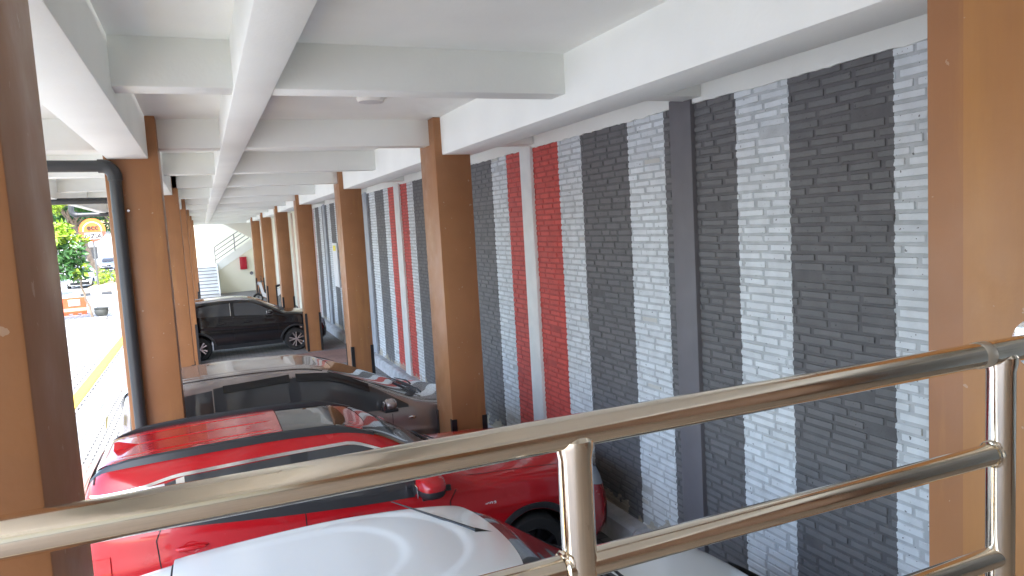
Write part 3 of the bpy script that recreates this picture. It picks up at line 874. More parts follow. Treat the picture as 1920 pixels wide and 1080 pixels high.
def common(root, S, cfg, paint):
    """glass, shut lines, lamps and trim shared by the parked cars"""
    P = {}
    # windscreen and rear glass
    xr, xw, bow = cfg['wind']
    P['windshield'] = build('windshield', top_patch(S, lambda c: xr - bow * c * c, lambda c: xw - bow * 1.6 * c * c, lambda x: cfg.get('wc', .80), off=.003, nx=22, ny=30), M['glass'], root)
    xa, xb, cm = cfg['rear']
    build('rear_window', top_patch(S, xa, xb, cm, off=.004), M['glass'], root)
    # cowl and wipers
    build('cowl', top_patch(S, lambda c: xw - bow * 1.6 * c * c - .01, lambda c: xw + .09 - bow * 1.7 * c * c, .84, off=.005, nx=5), M['trim'], root)
    build('wiper', wiper(S, xw + .02, -.62, xw - .16, .02), M['trim'], root)
    build('wiper', wiper(S, xw + .03, .05, xw - .12, .66), M['trim'], root)
    # bonnet shut line
    bl = cfg['bonnet']
    for sg in (1, -1):
        vs = []
        for i in range(20):
            x = bl[0] + (bl[1] - bl[0]) * i / 19
            for q in (.86, .868):
                p = S.T(x, sg * q); vs.append((p.x, p.y, p.z + .003))
        build('bonnet_seam', MB().add(vs, grid_faces(20, 2)), M['gap'], root)
    for sg in (1, -1):
        for lo, hi in cfg['windows']:
            build('side_window', side_patch(S, lo, hi, sg, off=.004, nx=30, nz=10), M['glass'], root)
        for pts in cfg['gaps']:
            build('door_seam', line_patch(S, pts, .008, sg), M['gap'], root)
        for x, z in cfg['handles']: door_handle(root, S, x, z, sg, cfg.get('handle_paint', paint))
        lo, hi = cfg['headlight']
        hl = build('headlight', side_patch(S, lo, hi, sg, off=.006, nx=22, nz=8), M['lamp_glass'], root)
        lo, hi = cfg['taillight']
        build('taillight', side_patch(S, lo, hi, sg, off=.008, nx=14, nz=8), M['tail'], root)
        x, z = cfg['mirror']
        mirror(root, S, x, z, sg, cfg.get('mirror_paint', paint), k_=cfg.get('mirror_scale', 1.0))
        lo, hi = cfg['sill']
        build('sill_trim', side_patch(S, lo, hi, sg, off=.008, nx=24, nz=4), M['trim'], root)
        if cfg.get('arches'):
            for x in (cfg['xf'], cfg['xr']): arch_trim(S, x, cfg['rad'], sg, M['trim'], root)
    build('grille', front_patch(S, -S.W * .26, S.W * .26, .58, .74), M['trim'], root)
    build('front_bumper', front_patch(S, -S.W * .36, S.W * .36, .28, .50), M['trim'], root)
    build('number_plate', front_patch(S, -.215, .215, .40, .51, off=.014, ny=4, nz=3), M['gap'], root)
    return P

def car(name, label, cat, S, cfg, paint, yc, rotz=0.0, loc=None, group='cars parked nose to the brick wall'):
    xm = S.xc
    root = thing(name, label, cat, loc or (0, yc, 0), group, rotz)
    car_body(root, S, paint, cfg['xf'], cfg['xr'], cfg['rad'])
    common(root, S, cfg, paint)
    add_wheels(root, S, cfg['xf'], cfg['xr'], cfg['rad'], cfg.get('style', 'double'), cfg.get('rim_mats'))
    return root

def smooth(a, b, x):
    t = max(0.0, min(1.0, (x - a) / (b - a))); return t * t * (3 - 2 * t)

# --- white hatchback, nearest
S = Shape(-1.0, 3.28, 1.68,
          [(-1.0, .90), (-.97, 1.08), (-.89, 1.38), (-.78, 1.50), (-.55, 1.545), (0, 1.588), (.5, 1.602), (.85, 1.585), (1.15, 1.55), (1.34, 1.50), (1.7, 1.27), (2.02, 1.06), (2.14, 1.01), (2.6, .965), (2.95, .89), (3.15, .78), (3.28, .60)],
          [(-1.0, .84), (-.7, .95), (0, .97), (1, .95), (2.0, .92), (2.6, .87), (3.0, .76), (3.28, .55)], k=.26, zs=.2, p=6.5)
cfgW = dict(wind=(1.35, 2.06, .10), wc=.84, rear=(-.95, -.79, .78), bonnet=(2.12, 3.0), xf=2.55, xr=.1, rad=.29, style='single',
            windows=[([(-.42, 1.04), (.45, .99)], [(-.42, 1.10), (-.25, 1.36), (.45, 1.40)]), ([(.53, .985), (1.75, .955)], [(.53, 1.40), (1.2, 1.37), (1.75, 1.02)])],
            gaps=[[(-.1, .5), (-.12, .95)], [(.49, .3), (.49, 1.42)], [(1.72, .35), (1.78, .95)]], handles=[(.1, .86), (1.05, .84)],
            headlight=([(2.85, .66), (3.2, .60)], [(2.85, .80), (3.2, .70)]), taillight=([(-.99, .68), (-.75, .72)], [(-.99, .84), (-.75, .95)]), mirror=(1.62, .95),
            sill=([(.5, .205), (2.1, .205)], [(.5, .26), (2.1, .26)]))
rw = car('white_hatchback', 'white hatchback with long roof antenna, parked nearest under the handrail', 'car', S, cfgW, M['white_car'], 3.50)
def emb_white(x, y):
    # two pressed U-shaped steps in the roof skin, closed towards the windshield
    e = 0.0
    for (xe, hw, hgt) in ((.80, .36, .011), (1.12, .47, .011)):
        q = math.hypot(max(0.0, x - (xe - hw)), y) - hw if x > xe - hw else abs(y) - hw
        e -= hgt * (1 - smooth(-.035, .035, q)) * smooth(-.2, .5, x)
    return e + .024
build('roof_panel', top_patch(S, -.27, lambda c: 1.342 - .10 * c * c, .775, off=.0, nx=120, ny=90, emb=emb_white), M['white_car'], rw)
for sg in (1, -1):
    vs = []
    for i in range(40):
        x = -.27 + (1.25 + .27) * i / 39
        for q in (.775, .800):
            p = S.T(x, sg * q); vs.append((p.x, p.y, p.z + .003))
    build('roof_seam', MB().add(vs, grid_faces(40, 2)), pbr('seam_grey', (.25, .26, .27), .5), rw)
vs = []
for i in range(30):
    c = -.9 + 1.8 * i / 29
    for x in (-.285, -.272):
        p = S.T(x, c); vs.append((p.x, p.y, p.z + .004))
build('hatch_seam', MB().add(vs, grid_faces(30, 2)), M['gap'], rw)
p0 = S.T(1.24, .06)
an = MB()
an.add([(p0.x + .07, p0.y - .0, p0.z + .004), (p0.x - .05, p0.y + .035, p0.z + .010), (p0.x - .05, p0.y - .035, p0.z + .010), (p0.x - .035, p0.y, p0.z + .052)], [(0, 1, 3), (0, 3, 2), (1, 2, 3), (0, 2, 1)])
build('antenna', an, M['trim'], rw)
tip = S.T(.86, .70)
rod = MB().tube([(p0.x - .03, p0.y, p0.z + .035), (p0.x - .13, p0.y + .16, p0.z + .05), (tip.x, tip.y, tip.z + .085)], [.011, .008, .003], 8)
build('antenna_rod', rod, M['trim'], rw)

# --- red SUV
S = Shape(-1.12, 3.40, 1.74,
          [(-1.12, .98), (-1.09, 1.12), (-1.0, 1.36), (-.90, 1.52), (-.78, 1.578), (-.3, 1.61), (.35, 1.622), (.85, 1.605), (1.08, 1.565), (1.24, 1.50), (1.5, 1.335), (1.78, 1.165), (1.90, 1.11), (2.4, 1.075), (2.9, 1.02), (3.2, .93), (3.32, .84), (3.40, .68)],
          [(-1.12, .90), (-.8, 1.12), (-.3, 1.155), (.5, 1.085), (1, 1.06), (1.85, 1.0), (2.5, .97), (3.1, .87), (3.40, .62)], k=.50, zs=.26, p=7.0, crease=.76, nmax=7.0)
cfgR = dict(wind=(1.16, 1.86, .10), wc=.82, rear=(-1.02, -.83, .78), bonnet=(1.9, 3.15), xf=2.42, xr=-.26, rad=.335, arches=True, rim_mats=[M['rim_dark'], M['rim_dark']],
            windows=[([(-.60, 1.215), (-.32, 1.19)], [(-.60, 1.26), (-.50, 1.38), (-.32, 1.475)]), ([(-.27, 1.185), (.50, 1.135)], [(-.27, 1.485), (.50, 1.498)]), ([(.58, 1.13), (1.62, 1.07)], [(.58, 1.50), (.9, 1.497), (1.25, 1.385), (1.62, 1.12)])],
            gaps=[[(-.33, .62), (-.46, .85), (-.48, 1.10), (-.30, 1.48)], [(.54, .36), (.54, 1.44)], [(1.66, .40), (1.68, .95), (1.74, 1.03)]], handles=[(-.25, 1.015), (.82, .985)],
            headlight=([(2.86, .86), (3.35, .68)], [(2.86, .90), (3.1, .91), (3.35, .82)]), taillight=([(-1.10, .80), (-.78, .86)], [(-1.10, .95), (-.78, 1.02)]), mirror=(1.47, 1.07), mirror_scale=1.5,
            sill=([(.1, .265), (2.0, .265)], [(.1, .38), (2.0, .38)]))
rr = car('red_suv', 'glossy red car with black roof rails and chrome window line, second from the handrail', 'car', S, cfgR, M['red_car'], 6.36)
for sg in (1, -1):
    # chrome strip above the windows and the pale quarter panel
    build('chrome_strip', side_patch(S, [(-.90, 1.405), (-.60, 1.435), (-.27, 1.488), (.5, 1.50), (.9, 1.498), (1.25, 1.386)], [(-.90, 1.42), (-.60, 1.453), (-.27, 1.508), (.5, 1.52), (.9, 1.518), (1.25, 1.404)], sg, off=.009, nx=40, nz=3), M['chrome'], rr)
    build('quarter_panel', side_patch(S, [(-.86, 1.30), (-.58, 1.24), (-.50, 1.39), (-.40, 1.44)], [(-.86, 1.40), (-.60, 1.43), (-.50, 1.45), (-.40, 1.46)], sg, off=.006, nx=10, nz=6), pbr('satin_silver', (.72, .73, .75), .2, metal=.9), rr)
    build('quarter_trim', side_patch(S, [(-.60, 1.205), (-.26, 1.185)], [(-.60, 1.27), (-.50, 1.40), (-.40, 1.455), (-.26, 1.487)], sg, off=.0032, nx=16, nz=6), M['trim'], rr)
    build('window_divider', side_patch(S, [(-.325, 1.19), (-.268, 1.185)], [(-.325, 1.475), (-.268, 1.485)], sg, off=.007, nx=4), M['chrome'], rr)
    build('belt_trim', side_patch(S, [(-.75, 1.20), (-.2, 1.156), (.56, 1.085), (1.33, 1.042), (1.70, 1.03)], [(-.75, 1.215), (-.2, 1.198), (.56, 1.148), (1.33, 1.105), (1.70, 1.075)], sg, off=.009, nx=40, nz=3), M['trim'], rr)
    build('pillar_trim', side_patch(S, [(.47, 1.10), (.61, 1.10)], [(.47, 1.498), (.61, 1.499)], sg, off=.0065, nx=4), M['trim'], rr)
    # raised roof rail, fading into the skin at both ends
    vs = []
    N = 50
    for i in range(N):
        t = i / (N - 1); x = -.92 + (1.16 + .92) * t
        e = min(1, 6 * t, 6 * (1 - t)); e = e * e * (3 - 2 * e)
        hh = .012 + .040 * e
        for j, (dc, f) in enumerate(((-.035, 0), (-.03, .7), (-.008, 1), (.022, .85), (.04, 0))):
            p = S.T(x, sg * (.80 + dc)); vs.append((p.x, p.y, p.z + hh * f - .002))
    build('roof_rail', MB().add(vs, grid_faces(N, 5)), pbr('rail_black_satin', (.03, .031, .034), .33), rr)
    yy_ = S.side(1.98, .90)
    lettering('fender_lettering', 'rukna', .075, M['paper'], rr, (1.99, sg * (yy_ + .006), .84), (R(80), 0, 0 if sg < 0 else PI), shear=.25)
def emb_red(x, y):
    e = 0
    for yc in (-.30, 0, .30):
        e -= .007 * math.exp(-((y - yc) / .014)**2) * smooth(-.75, -.5, x) * (1 - smooth(.30, .42, x))
    return e + .010
build('roof_panel', top_patch(S, -.86, .455, .70, off=0, nx=60, ny=90, emb=emb_red), M['red_car'], rr)
build('roof_glass', top_patch(S, .465, lambda c: 1.0 - .05 * c * c, .66, off=.008, nx=26, ny=26), M['pano'], rr)
vs = []
for i in range(30):
    c = -.93 + 1.86 * i / 29
    for x in (-.884, -.870):
        p = S.T(x, c); vs.append((p.x, p.y, p.z + .005))
build('hatch_seam', MB().add(vs, grid_faces(30, 2)), M['gap'], rr)
pf_ = S.T(-.72, 0)
fin = MB().add([(pf_.x + .14, 0, pf_.z + .012), (pf_.x + .02, .04, pf_.z + .006), (pf_.x - .06, .03, pf_.z), (pf_.x - .06, -.03, pf_.z), (pf_.x + .02, -.04, pf_.z + .006), (pf_.x - .02, 0, pf_.z + .065), (pf_.x - .05, 0, pf_.z + .06)],
               [(0, 1, 5), (1, 2, 6, 5), (2, 3, 6), (3, 4, 5, 6), (4, 0, 5)])
build('antenna_fin', fin, M['red_car'], rr)
sp = top_patch(S, -1.0, -.885, .74, off=.02, nx=8)
build('spoiler', sp, M['red_car'], rr)

# --- grey-brown minivan
S = Shape(-1.08, 3.18, 1.69,
          [(-1.08, 1.0), (-1.05, 1.2), (-.98, 1.48), (-.92, 1.60), (-.78, 1.645), (-.3, 1.68), (.3, 1.695), (.85, 1.68), (1.12, 1.635), (1.35, 1.555), (1.7, 1.405), (2.0, 1.265), (2.2, 1.185), (2.32, 1.155), (2.6, 1.09), (2.9, .99), (3.08, .85), (3.18, .66)],
          [(-1.08, .98), (-.8, 1.06), (0, 1.08), (1, 1.08), (1.9, 1.07), (2.4, 1.04), (2.8, .91), (3.18, .60)], k=.30, zs=.2, p=7.0, crease=.72, nmax=7.5)
cfgM = dict(wind=(1.30, 2.24, .11), wc=.83, rear=(-1.01, -.93, .8), bonnet=(2.3, 3.0), xf=2.42, xr=-.22, rad=.30,
            windows=[([(-.86, 1.17), (-.04, 1.15)], [(-.86, 1.50), (-.04, 1.57)]), ([(.09, 1.14), (.74, 1.13)], [(.09, 1.58), (.74, 1.60)]), ([(.86, 1.13), (2.06, 1.10)], [(.86, 1.60), (1.2, 1.55), (1.66, 1.37), (2.06, 1.13)])],
            gaps=[[(.03, .6), (.0, .9), (.02, 1.58)], [(.80, .3), (.80, 1.6)], [(1.84, .35), (1.86, 1.05)]], handles=[(.25, .95), (1.02, .93)],
            headlight=([(2.75, .76), (3.12, .64)], [(2.75, .90), (3.12, .80)]), taillight=([(-1.075, .86), (-.90, .90)], [(-1.075, 1.06), (-.90, 1.10)]), mirror=(1.80, 1.12), style='single',
            sill=([(.2, .205), (2.0, .205)], [(.2, .26), (2.0, .26)]))
rm = car('grey_brown_minivan', 'grey-brown minivan with dark window visors, third from the handrail', 'car', S, cfgM, M['mpv'], 8.98)
for sg in (1, -1):
    for lo, hi in ([[(.07, 1.525), (.76, 1.55)], [(.07, 1.595), (.76, 1.62)]], [[(.83, 1.55), (1.2, 1.50), (1.62, 1.325)], [(.83, 1.62), (1.2, 1.575), (1.62, 1.40)]]):
        build('rain_visor', side_patch(S, lo, hi, sg, off=.022, nx=24, nz=4), pbr('visor_smoke', (.012, .012, .013), .25), rm)
    for x in (.03, .80):
        build('pillar_trim', side_patch(S, [(x - .06, 1.14), (x + .06, 1.14)], [(x - .06, 1.585), (x + .06, 1.595)], sg, off=.005, nx=4), M['trim'], rm)
    K = 18
    c = S.P(2.09, .975, sg)
    b_ = MB().lathe([(.001, .010), (.012, .011), (.026, .008), (.034, .003), (.036, -.002)], axis='y', seg=20)
    bo = build('side_repeater', b_, [M['chrome']], rm); bo.location = (c.x, c.y, c.z); bo.scale = (1.25, 1 if sg > 0 else -1, .62)
mw = top_patch(S, -1.0, -.86, .80, off=.02, nx=8)
build('spoiler', mw, M['silver'], rm)
def emb_mpv(x, y):
    e = 0
    for yc in (-.42, .42):
        e -= .006 * math.exp(-((y - yc) / .02)**2)
    return e + .008
build('roof_panel', top_patch(S, -.85, lambda c: 1.22 - .08 * c * c, .80, off=0, nx=50, ny=60, emb=emb_mpv), M['mpv'], rm)
build('sticker', MB().add([(-1.09, -.5, 1.28), (-1.09, -.38, 1.28), (-1.075, -.36, 1.4), (-1.075, -.52, 1.4)], [(0, 1, 2, 3)]), M['yellow_sticker'], rm)

# --- black hatchback, far
S = Shape(-1.02, 3.06, 1.70,
          [(-1.02, 1.0), (-.98, 1.12), (-.82, 1.36), (-.70, 1.465), (-.5, 1.51), (0, 1.55), (.55, 1.565), (1.0, 1.53), (1.2, 1.47), (1.5, 1.325), (1.8, 1.165), (1.92, 1.10), (2.3, 1.06), (2.72, .97), (2.95, .86), (3.06, .66)],
          [(-1.02, .96), (-.7, 1.10), (0, 1.075), (1, 1.02), (1.8, .99), (2.3, .94), (2.8, .82), (3.06, .6)], k=.28, zs=.25, p=7.0, crease=.74)
cfgB = dict(wind=(1.18, 1.88, .10), wc=.82, rear=(-.95, -.74, .78), bonnet=(1.95, 2.7), xf=2.16, xr=-.30, rad=.315, arches=True,
            windows=[([(-.55, 1.19), (-.40, 1.15), (.52, 1.12)], [(-.55, 1.23), (-.35, 1.36), (.0, 1.42), (.52, 1.44)]), ([(.62, 1.115), (1.62, 1.05)], [(.62, 1.44), (1.0, 1.42), (1.62, 1.12)])],
            gaps=[[(-.1, .65), (-.14, .9), (-.12, 1.1)], [(.57, .32), (.57, 1.45)], [(1.70, .35), (1.72, 1.0)]], handles=[(.30, .93), (.95, .92)],
            headlight=([(2.65, .74), (3.02, .64)], [(2.65, .86), (3.02, .76)]), taillight=([(-1.01, .84), (-.75, .9)], [(-1.01, 1.04), (-.75, 1.10)]), mirror=(1.50, 1.06), mirror_paint=M['black_car'],
            sill=([(.06, .255), (1.8, .255)], [(.06, .36), (1.8, .36)]), rim_mats=[M['rim'], M['rim_dark']])
rbk = car('black_hatchback', 'shiny black hatchback with five spoke alloy wheels, farthest of the four parked cars', 'car', S, cfgB, M['black_car'], 21.32)
for sg in (1, -1):
    build('window_chrome', side_patch(S, [(.52, 1.12), (.535, 1.12)], [(.52, 1.44), (.535, 1.44)], sg, off=.008, nx=3), M['chrome'], rbk)
    vs = []
    N = 40
    for i in range(N):
        t = i / (N - 1); x = -.72 + 1.75 * t
        e = min(1, 7 * t, 7 * (1 - t))
        for j, (dc, f) in enumerate(((-.03, 0), (-.02, 1), (.02, 1), (.03, 0))):
            p = S.T(x, sg * (.80 + dc)); vs.append((p.x, p.y, p.z + .035 * e * f - .002))
    build('roof_rail', MB().add(vs, grid_faces(N, 4)), M['silver'], rbk)

# --- cars out on the road, both facing the car park
S = Shape(-2.0, 2.15, 1.78,
          [(-2.0, .98), (-1.95, 1.12), (-1.7, 1.42), (-1.3, 1.58), (-.4, 1.66), (.2, 1.62), (.5, 1.50), (.95, 1.2), (1.1, 1.12), (1.6, 1.06), (1.95, .95), (2.08, .85), (2.15, .66)],
          [(-2.0, .95), (-1.5, 1.06), (0, 1.03), (1.0, 1.0), (1.7, .93), (2.15, .6)], k=.26, zs=.24, p=7.0)
cfgS = dict(wind=(.45, 1.05, .1), wc=.82, rear=(-1.9, -1.6, .78), bonnet=(1.1, 1.95), xf=1.35, xr=-1.25, rad=.33, style='single', arches=True,
            windows=[([(-1.4, 1.15), (-.4, 1.12)], [(-1.4, 1.42), (-.4, 1.5)]), ([(-.3, 1.12), (.75, 1.06)], [(-.3, 1.5), (.1, 1.47), (.75, 1.13)])],
            gaps=[[(-.35, .32), (-.35, 1.45)], [(.8, .35), (.82, 1.0)]], handles=[(-.6, .93)],
            headlight=([(1.75, .76), (2.1, .66)], [(1.75, .90), (2.1, .82)]), taillight=([(-1.99, .84), (-1.75, .9)], [(-1.99, 1.04), (-1.75, 1.10)]), mirror=(.62, 1.05),
            sill=([(-.9, .245), (1.0, .245)], [(-.9, .36), (1.0, .36)]))
car('white_suv', 'white car with black bumper driving toward the yard, behind the young tree', 'car', S, cfgS, M['white_car'], 0, R(-88), (-8.75, 64.5, .004), group=None)
car('silver_car', 'small distant silver car half hidden by tree leaves up the road', 'car', S, cfgS, M['silver'], 0, R(-95), (-10.4, 99, .004), group=None)

# ------------------------------------------------------------------ parked scooter
sc = thing('scooter', 'white and black motor scooter half hidden behind a far brown column', 'scooter', (2.85, 36.3, 0), rotz=0)
for x in (-.62, .62):
    w = build('wheel', MB().lathe([(.16, -.045), (.215, -.05), (.235, 0), (.215, .05), (.16, .045)], axis='y', seg=24, closed=True), M['tyre'], sc); w.location = (x, 0, .235)
    build('rim', MB().lathe([(.001, .02), (.15, .03), (.165, .0), (.15, -.03), (.001, -.02)], axis='y', seg=20), M['rim'], w)
build('body', MB().prism([(-.42, .32), (-.50, .62), (-.56, .98), (-.44, 1.0), (-.34, .50), (-.1, .30), (.15, .32), (.25, .62), (.72, .74), (.80, .66), (.55, .45), (.3, .28), (-.2, .2)], 'y', -.13, .13), M['scooter_white'], sc, angle=20)
build('seat', MB().prism([(.0, .72), (-.02, .78), (.3, .80), (.66, .86), (.74, .80), (.3, .70)], 'y', -.14, .14), M['rubber'], sc)
build('handlebar', MB().tube([(-.36, -.36, 1.04), (-.46, -.12, 1.0), (-.46, .12, 1.0), (-.36, .36, 1.04)], .018, 8), M['trim'], sc)
build('headlight', MB().lathe([(.001, -.05), (.08, -.03), (.10, .03), (.09, .06)], axis='x', c=(-.56, 0, .93), seg=18), M['lamp_glass'], sc)
for sg in (1, -1):
    build('mirror', MB().tube([(-.42, sg * .25, 1.02), (-.43, sg * .30, 1.2)], .008, 6).lathe([(.001, -.01), (.05, -.008), (.055, .005), (.001, .01)], axis='x', c=(-.43, sg * .31, 1.24), seg=14), M['trim'], sc)
build('fork', MB().tube([(-.46, 0, 1.0), (-.60, 0, .24)], .035, 10), M['trim'], sc)
build('front_fender', MB().lathe([(.25, -.06), (.265, 0), (.25, .06)], axis='y', c=(-.62, 0, .235), seg=24), M['trim'], sc)

# ------------------------------------------------------------------ yard: barrier, young tree, kerbs, sign, trees
ba = thing('road_barrier', 'bright orange-red plastic barrier standing on the pale paving', 'barrier', (-5.72, 39, 0), rotz=R(4))
mb = MB().prism([(-.21, .07), (-.21, .18), (-.12, .32), (-.075, .80), (.075, .80), (.12, .32), (.21, .18), (.21, .07)], 'x', -.48, .48)
build('shell', mb, M['orange'], ba, angle=15)
mb = MB()
for x in (-.36, 0, .36): mb.box(x - .09, x + .09, -.2, .2, 0, .072)
build('foot', mb, M['orange'], ba)
build('panel', MB().box(-.24, .24, -.125, -.105, .42, .72, .01), pbr('pink_faded_panel', (.80, .42, .40), .5, var=.3, vscale=8), ba)

def leaf_cloud(rnd, clumps, size, n, aspect=.5, droop=.3):
    """leaf blades scattered through clumps (centre, radii)"""
    mb = MB()
    vol = [c[1][0] * c[1][1] * c[1][2] for c in clumps]; tot = sum(vol)
    for (c, r), v in zip(clumps, vol):
        for _ in range(max(6, int(n * v / tot))):
            while True:
                p = Vector((rnd.uniform(-1, 1), rnd.uniform(-1, 1), rnd.uniform(-1, 1)))
                if .2 < p.length < 1 and rnd.random() < p.length**1.2: break
            q = Vector((c[0] + p.x * r[0], c[1] + p.y * r[1], c[2] + p.z * r[2]))
            d = Vector((p.x + rnd.uniform(-.8, .8), p.y + rnd.uniform(-.8, .8), p.z * .5 + rnd.uniform(-.6, .4) - droop)).normalized()
            s_ = d.cross(Vector((rnd.uniform(-1, 1), rnd.uniform(-1, 1), rnd.uniform(.2, 1)))).normalized()
            L = size * rnd.uniform(.6, 1.35); w = L * aspect * .5
            nn = d.cross(s_) * (w * .35)
            mb.add([q, q + d * L * .45 + s_ * w + nn, q + d * L - nn * .8, q + d * L * .45 - s_ * w + nn], [(0, 1, 2), (0, 2, 3)])
    return mb
def limb(rnd, a, b, r0, r1, k=6, wob=.08):
    a, b = Vector(a), Vector(b); pts = []; L = (b - a).length
    for i in range(k + 1):
        t = i / k; o_ = 0 if i in (0, k) else wob * L
        pts.append(a.lerp(b, t) + Vector((rnd.uniform(-o_, o_), rnd.uniform(-o_, o_), rnd.uniform(-o_, o_) * .4)))
    return pts, [r0 + (r1 - r0) * i / k for i in range(k + 1)]

yt = thing('young_tree', 'slim young tree with big bright leaves planted in the paved yard', 'tree', (-4.62, 35.9, 0))
rnd = random.Random(21)
mb = MB(); pts, rs = limb(rnd, (0, 0, 0), (-.42, .05, 2.0), .055, .035, 7, .02); mb.tube(pts, rs, 8)
for e in ((-1.3, -.2, 3.0), (-.2, .1, 3.0), (-.9, .4, 3.5), (-1.6, .1, 2.2)):
    pts, rs = limb(rnd, (-.42, .05, 1.95), e, .03, .012, 5, .05); mb.tube(pts, rs, 6)
build('trunk', mb, M['bark'], yt)
cl = [((-.95 + rnd.uniform(-.95, .65), rnd.gauss(0, .4), 2.75 + rnd.gauss(0, .35)), (.40, .40, .34)) for _ in range(15)] + [((-1.6, 0, 2.0), (.45, .4, .3)), ((-1.9, .1, 1.6), (.35, .3, .28)), ((-.35, 0, 2.2), (.32, .3, .3))]
build('crown', leaf_cloud(rnd, cl[:15], .25, 900, .5), M['leaf_mid'], yt, smooth=False)
cl2 = [((-1.0 + rnd.uniform(-1.15, 1.0), rnd.gauss(0, .4), 3.62 + rnd.gauss(0, .22)), (.42, .42, .28)) for _ in range(12)] + cl[15:]
build('young_foliage', leaf_cloud(rnd, cl2, .27, 800, .62), M['leaf_light'], yt, smooth=False)
sb = thing('concrete_slab', 'flat grey concrete slab on the paving under the young tree', 'slab', (-4.6, 35.5, 0))
build('slab', MB().box(-.55, .55, -.22, .22, .006, .10, .015), M['concrete'], sb)
pt = thing('flower_pot', 'empty dark round pot beside the foot of the young tree', 'pot', (-4.35, 36.45, .0))
build('bowl', MB().lathe([(.14, .006), (.24, .12), (.29, .28), (.27, .36), (.31, .42), (.29, .43), (.25, .38), (.24, .30), (.001, .28)], seg=24), M['pot'], pt)
build('soil', MB().lathe([(.24, .31), (.001, .325)], seg=18), M['soil'], pt)

# raised verge with a black and white kerb beyond the yard
kb = thing('kerb', 'black and white painted kerb round the dry soil verge', 'kerb', (-5, 53, 0))
mb = MB()
for i in range(12):
    mb.cur = i % 2
    mb.box(-8.0 + i * .6, -8.0 + (i + 1) * .6 - .006, 52.9, 53.15, 0, .17, .015)
build('kerb_stones', mb, [M['white_mark'], M['kerb_black']], kb, (-5, 53, 0))
vg = MB()
vs = []
for i in range(14):
    for j in range(10):
        x = -8.0 + 7.2 * i / 13; y = 53.15 + 14 * j / 9
        e = min(1, i / 3, (13 - i) / 3, j / 2, (9 - j) / 2)
        vs.append((x, y, .14 + .35 * e + .05 * math.sin(i * 2.1 + j)))
vg.add(vs, grid_faces(14, 10))
tag(build('verge', vg, M['soil']), kind='structure')

def big_tree(name, label, loc, height, spread, seed, mats, lean=(0, 0), trunk_r=.25, crown0=.35, n=5200, leaf=.30, nb=9):
    t = thing(name, label, 'tree', loc, 'trees beyond the yard')
    rnd = random.Random(seed)
    mb = MB()
    fork = Vector((lean[0], lean[1], height * crown0))
    pts, rs = limb(rnd, (0, 0, -.1), fork, trunk_r, trunk_r * .7, 8, .02); mb.tube(pts, rs, 10)
    ends = []
    for k in range(nb):
        a = 2 * PI * k / nb + rnd.uniform(-.3, .3); rr_ = spread * rnd.uniform(.35, .85)
        e = fork + Vector((math.cos(a) * rr_, math.sin(a) * rr_, height * (1 - crown0) * rnd.uniform(.3, .85)))
        pts, rs = limb(rnd, fork, e, trunk_r * .5, .04, 6, .06); mb.tube(pts, rs, 7)
        ends.append(e)
    build('trunk', mb, M['bark'], t)
    cl = []
    for e in ends:
        for _ in range(4):
            c = e + Vector((rnd.gauss(0, spread * .2), rnd.gauss(0, spread * .2), rnd.gauss(0, height * .06)))
            s_ = rnd.uniform(.16, .30) * spread
            cl.append(((c.x, c.y, c.z), (s_, s_, s_ * .7)))
    h = len(cl) // 2
    build('crown', leaf_cloud(rnd, cl[:h], leaf, n, .55), M[mats[0]], t, smooth=False)
    build('outer_foliage', leaf_cloud(rnd, cl[h:], leaf, int(n * .8), .55), M[mats[1]], t, smooth=False)
    return t
big_tree('verge_tree', 'tree with a pale leaning trunk growing on the soil verge behind the road sign', (-6.9, 62, .2), 8.5, 3.0, 4, ('leaf_mid', 'leaf_light'), lean=(-1.6, 0), trunk_r=.22, crown0=.5)
big_tree('shade_tree', 'large dark leafy shade tree over the far side of the road', (-13, 76, 0), 15, 7, 8, ('leaf_dark', 'leaf_mid'), n=9000, leaf=.42, crown0=.3)
big_tree('shade_tree', 'broad dark tree farther back behind the orange round sign', (-7.5, 88, 0), 13, 6, 12, ('leaf_dark', 'leaf_mid'), n=8000, leaf=.42, crown0=.28)
big_tree('shade_tree', 'pale green far tree at the end of the road above the silver car', (-15, 118, 0), 14, 7.5, 15, ('leaf_mid', 'leaf_light'), n=7000, leaf=.5, crown0=.25)
big_tree('shade_tree', 'tall tree at the back, seen low between the trunk and the column', (-6, 112, 0), 13, 7, 18, ('leaf_mid', 'leaf_light'), n=7000, leaf=.5, crown0=.2)
big_tree('street_tree', 'mid green tree on the pavement left of the white car', (-10.6, 55, 0), 6.5, 2.3, 33, ('leaf_mid', 'leaf_light'), trunk_r=.14, crown0=.42, n=2600, leaf=.28)

rs_ = thing('round_sign', 'big round orange and red advertising sign on a pole behind the leaves', 'sign', (-6.82, 57, 0), rotz=R(6))
zc = 4.22
build('pole', MB().tube([(0, .1, 0), (0, .1, zc - .7)], .06, 12), M['rail_grey'], rs_)
def half(z0, z1, y0, y1, r):
    pts = []
    N = 48
    for k in range(N):
        a = 2 * PI * k / N; x, z = r * math.cos(a), r * math.sin(a)
        if z0 <= z <= z1: pts.append((x, z))
    return pts
r_ = .80
up = [(r_ * math.cos(a), zc + r_ * math.sin(a)) for a in [R(-8) + (PI + R(16)) * k / 30 for k in range(31)]]
dn = [(r_ * math.cos(a), zc + r_ * math.sin(a)) for a in [PI + R(8) + (PI - R(16)) * k / 30 for k in range(31)]]
build('face', MB().prism(up, 'y', -.04, .06), M['sign_orange'], rs_, smooth=False)
build('lower_face', MB().prism(dn, 'y', -.04, .06), M['sign_red'], rs_, smooth=False)
build('band', MB().box(-.5, .55, -.055, -.041, zc - .62, zc - .18), M['sign_white'], rs_, smooth=False)
ring = MB()
vs = []
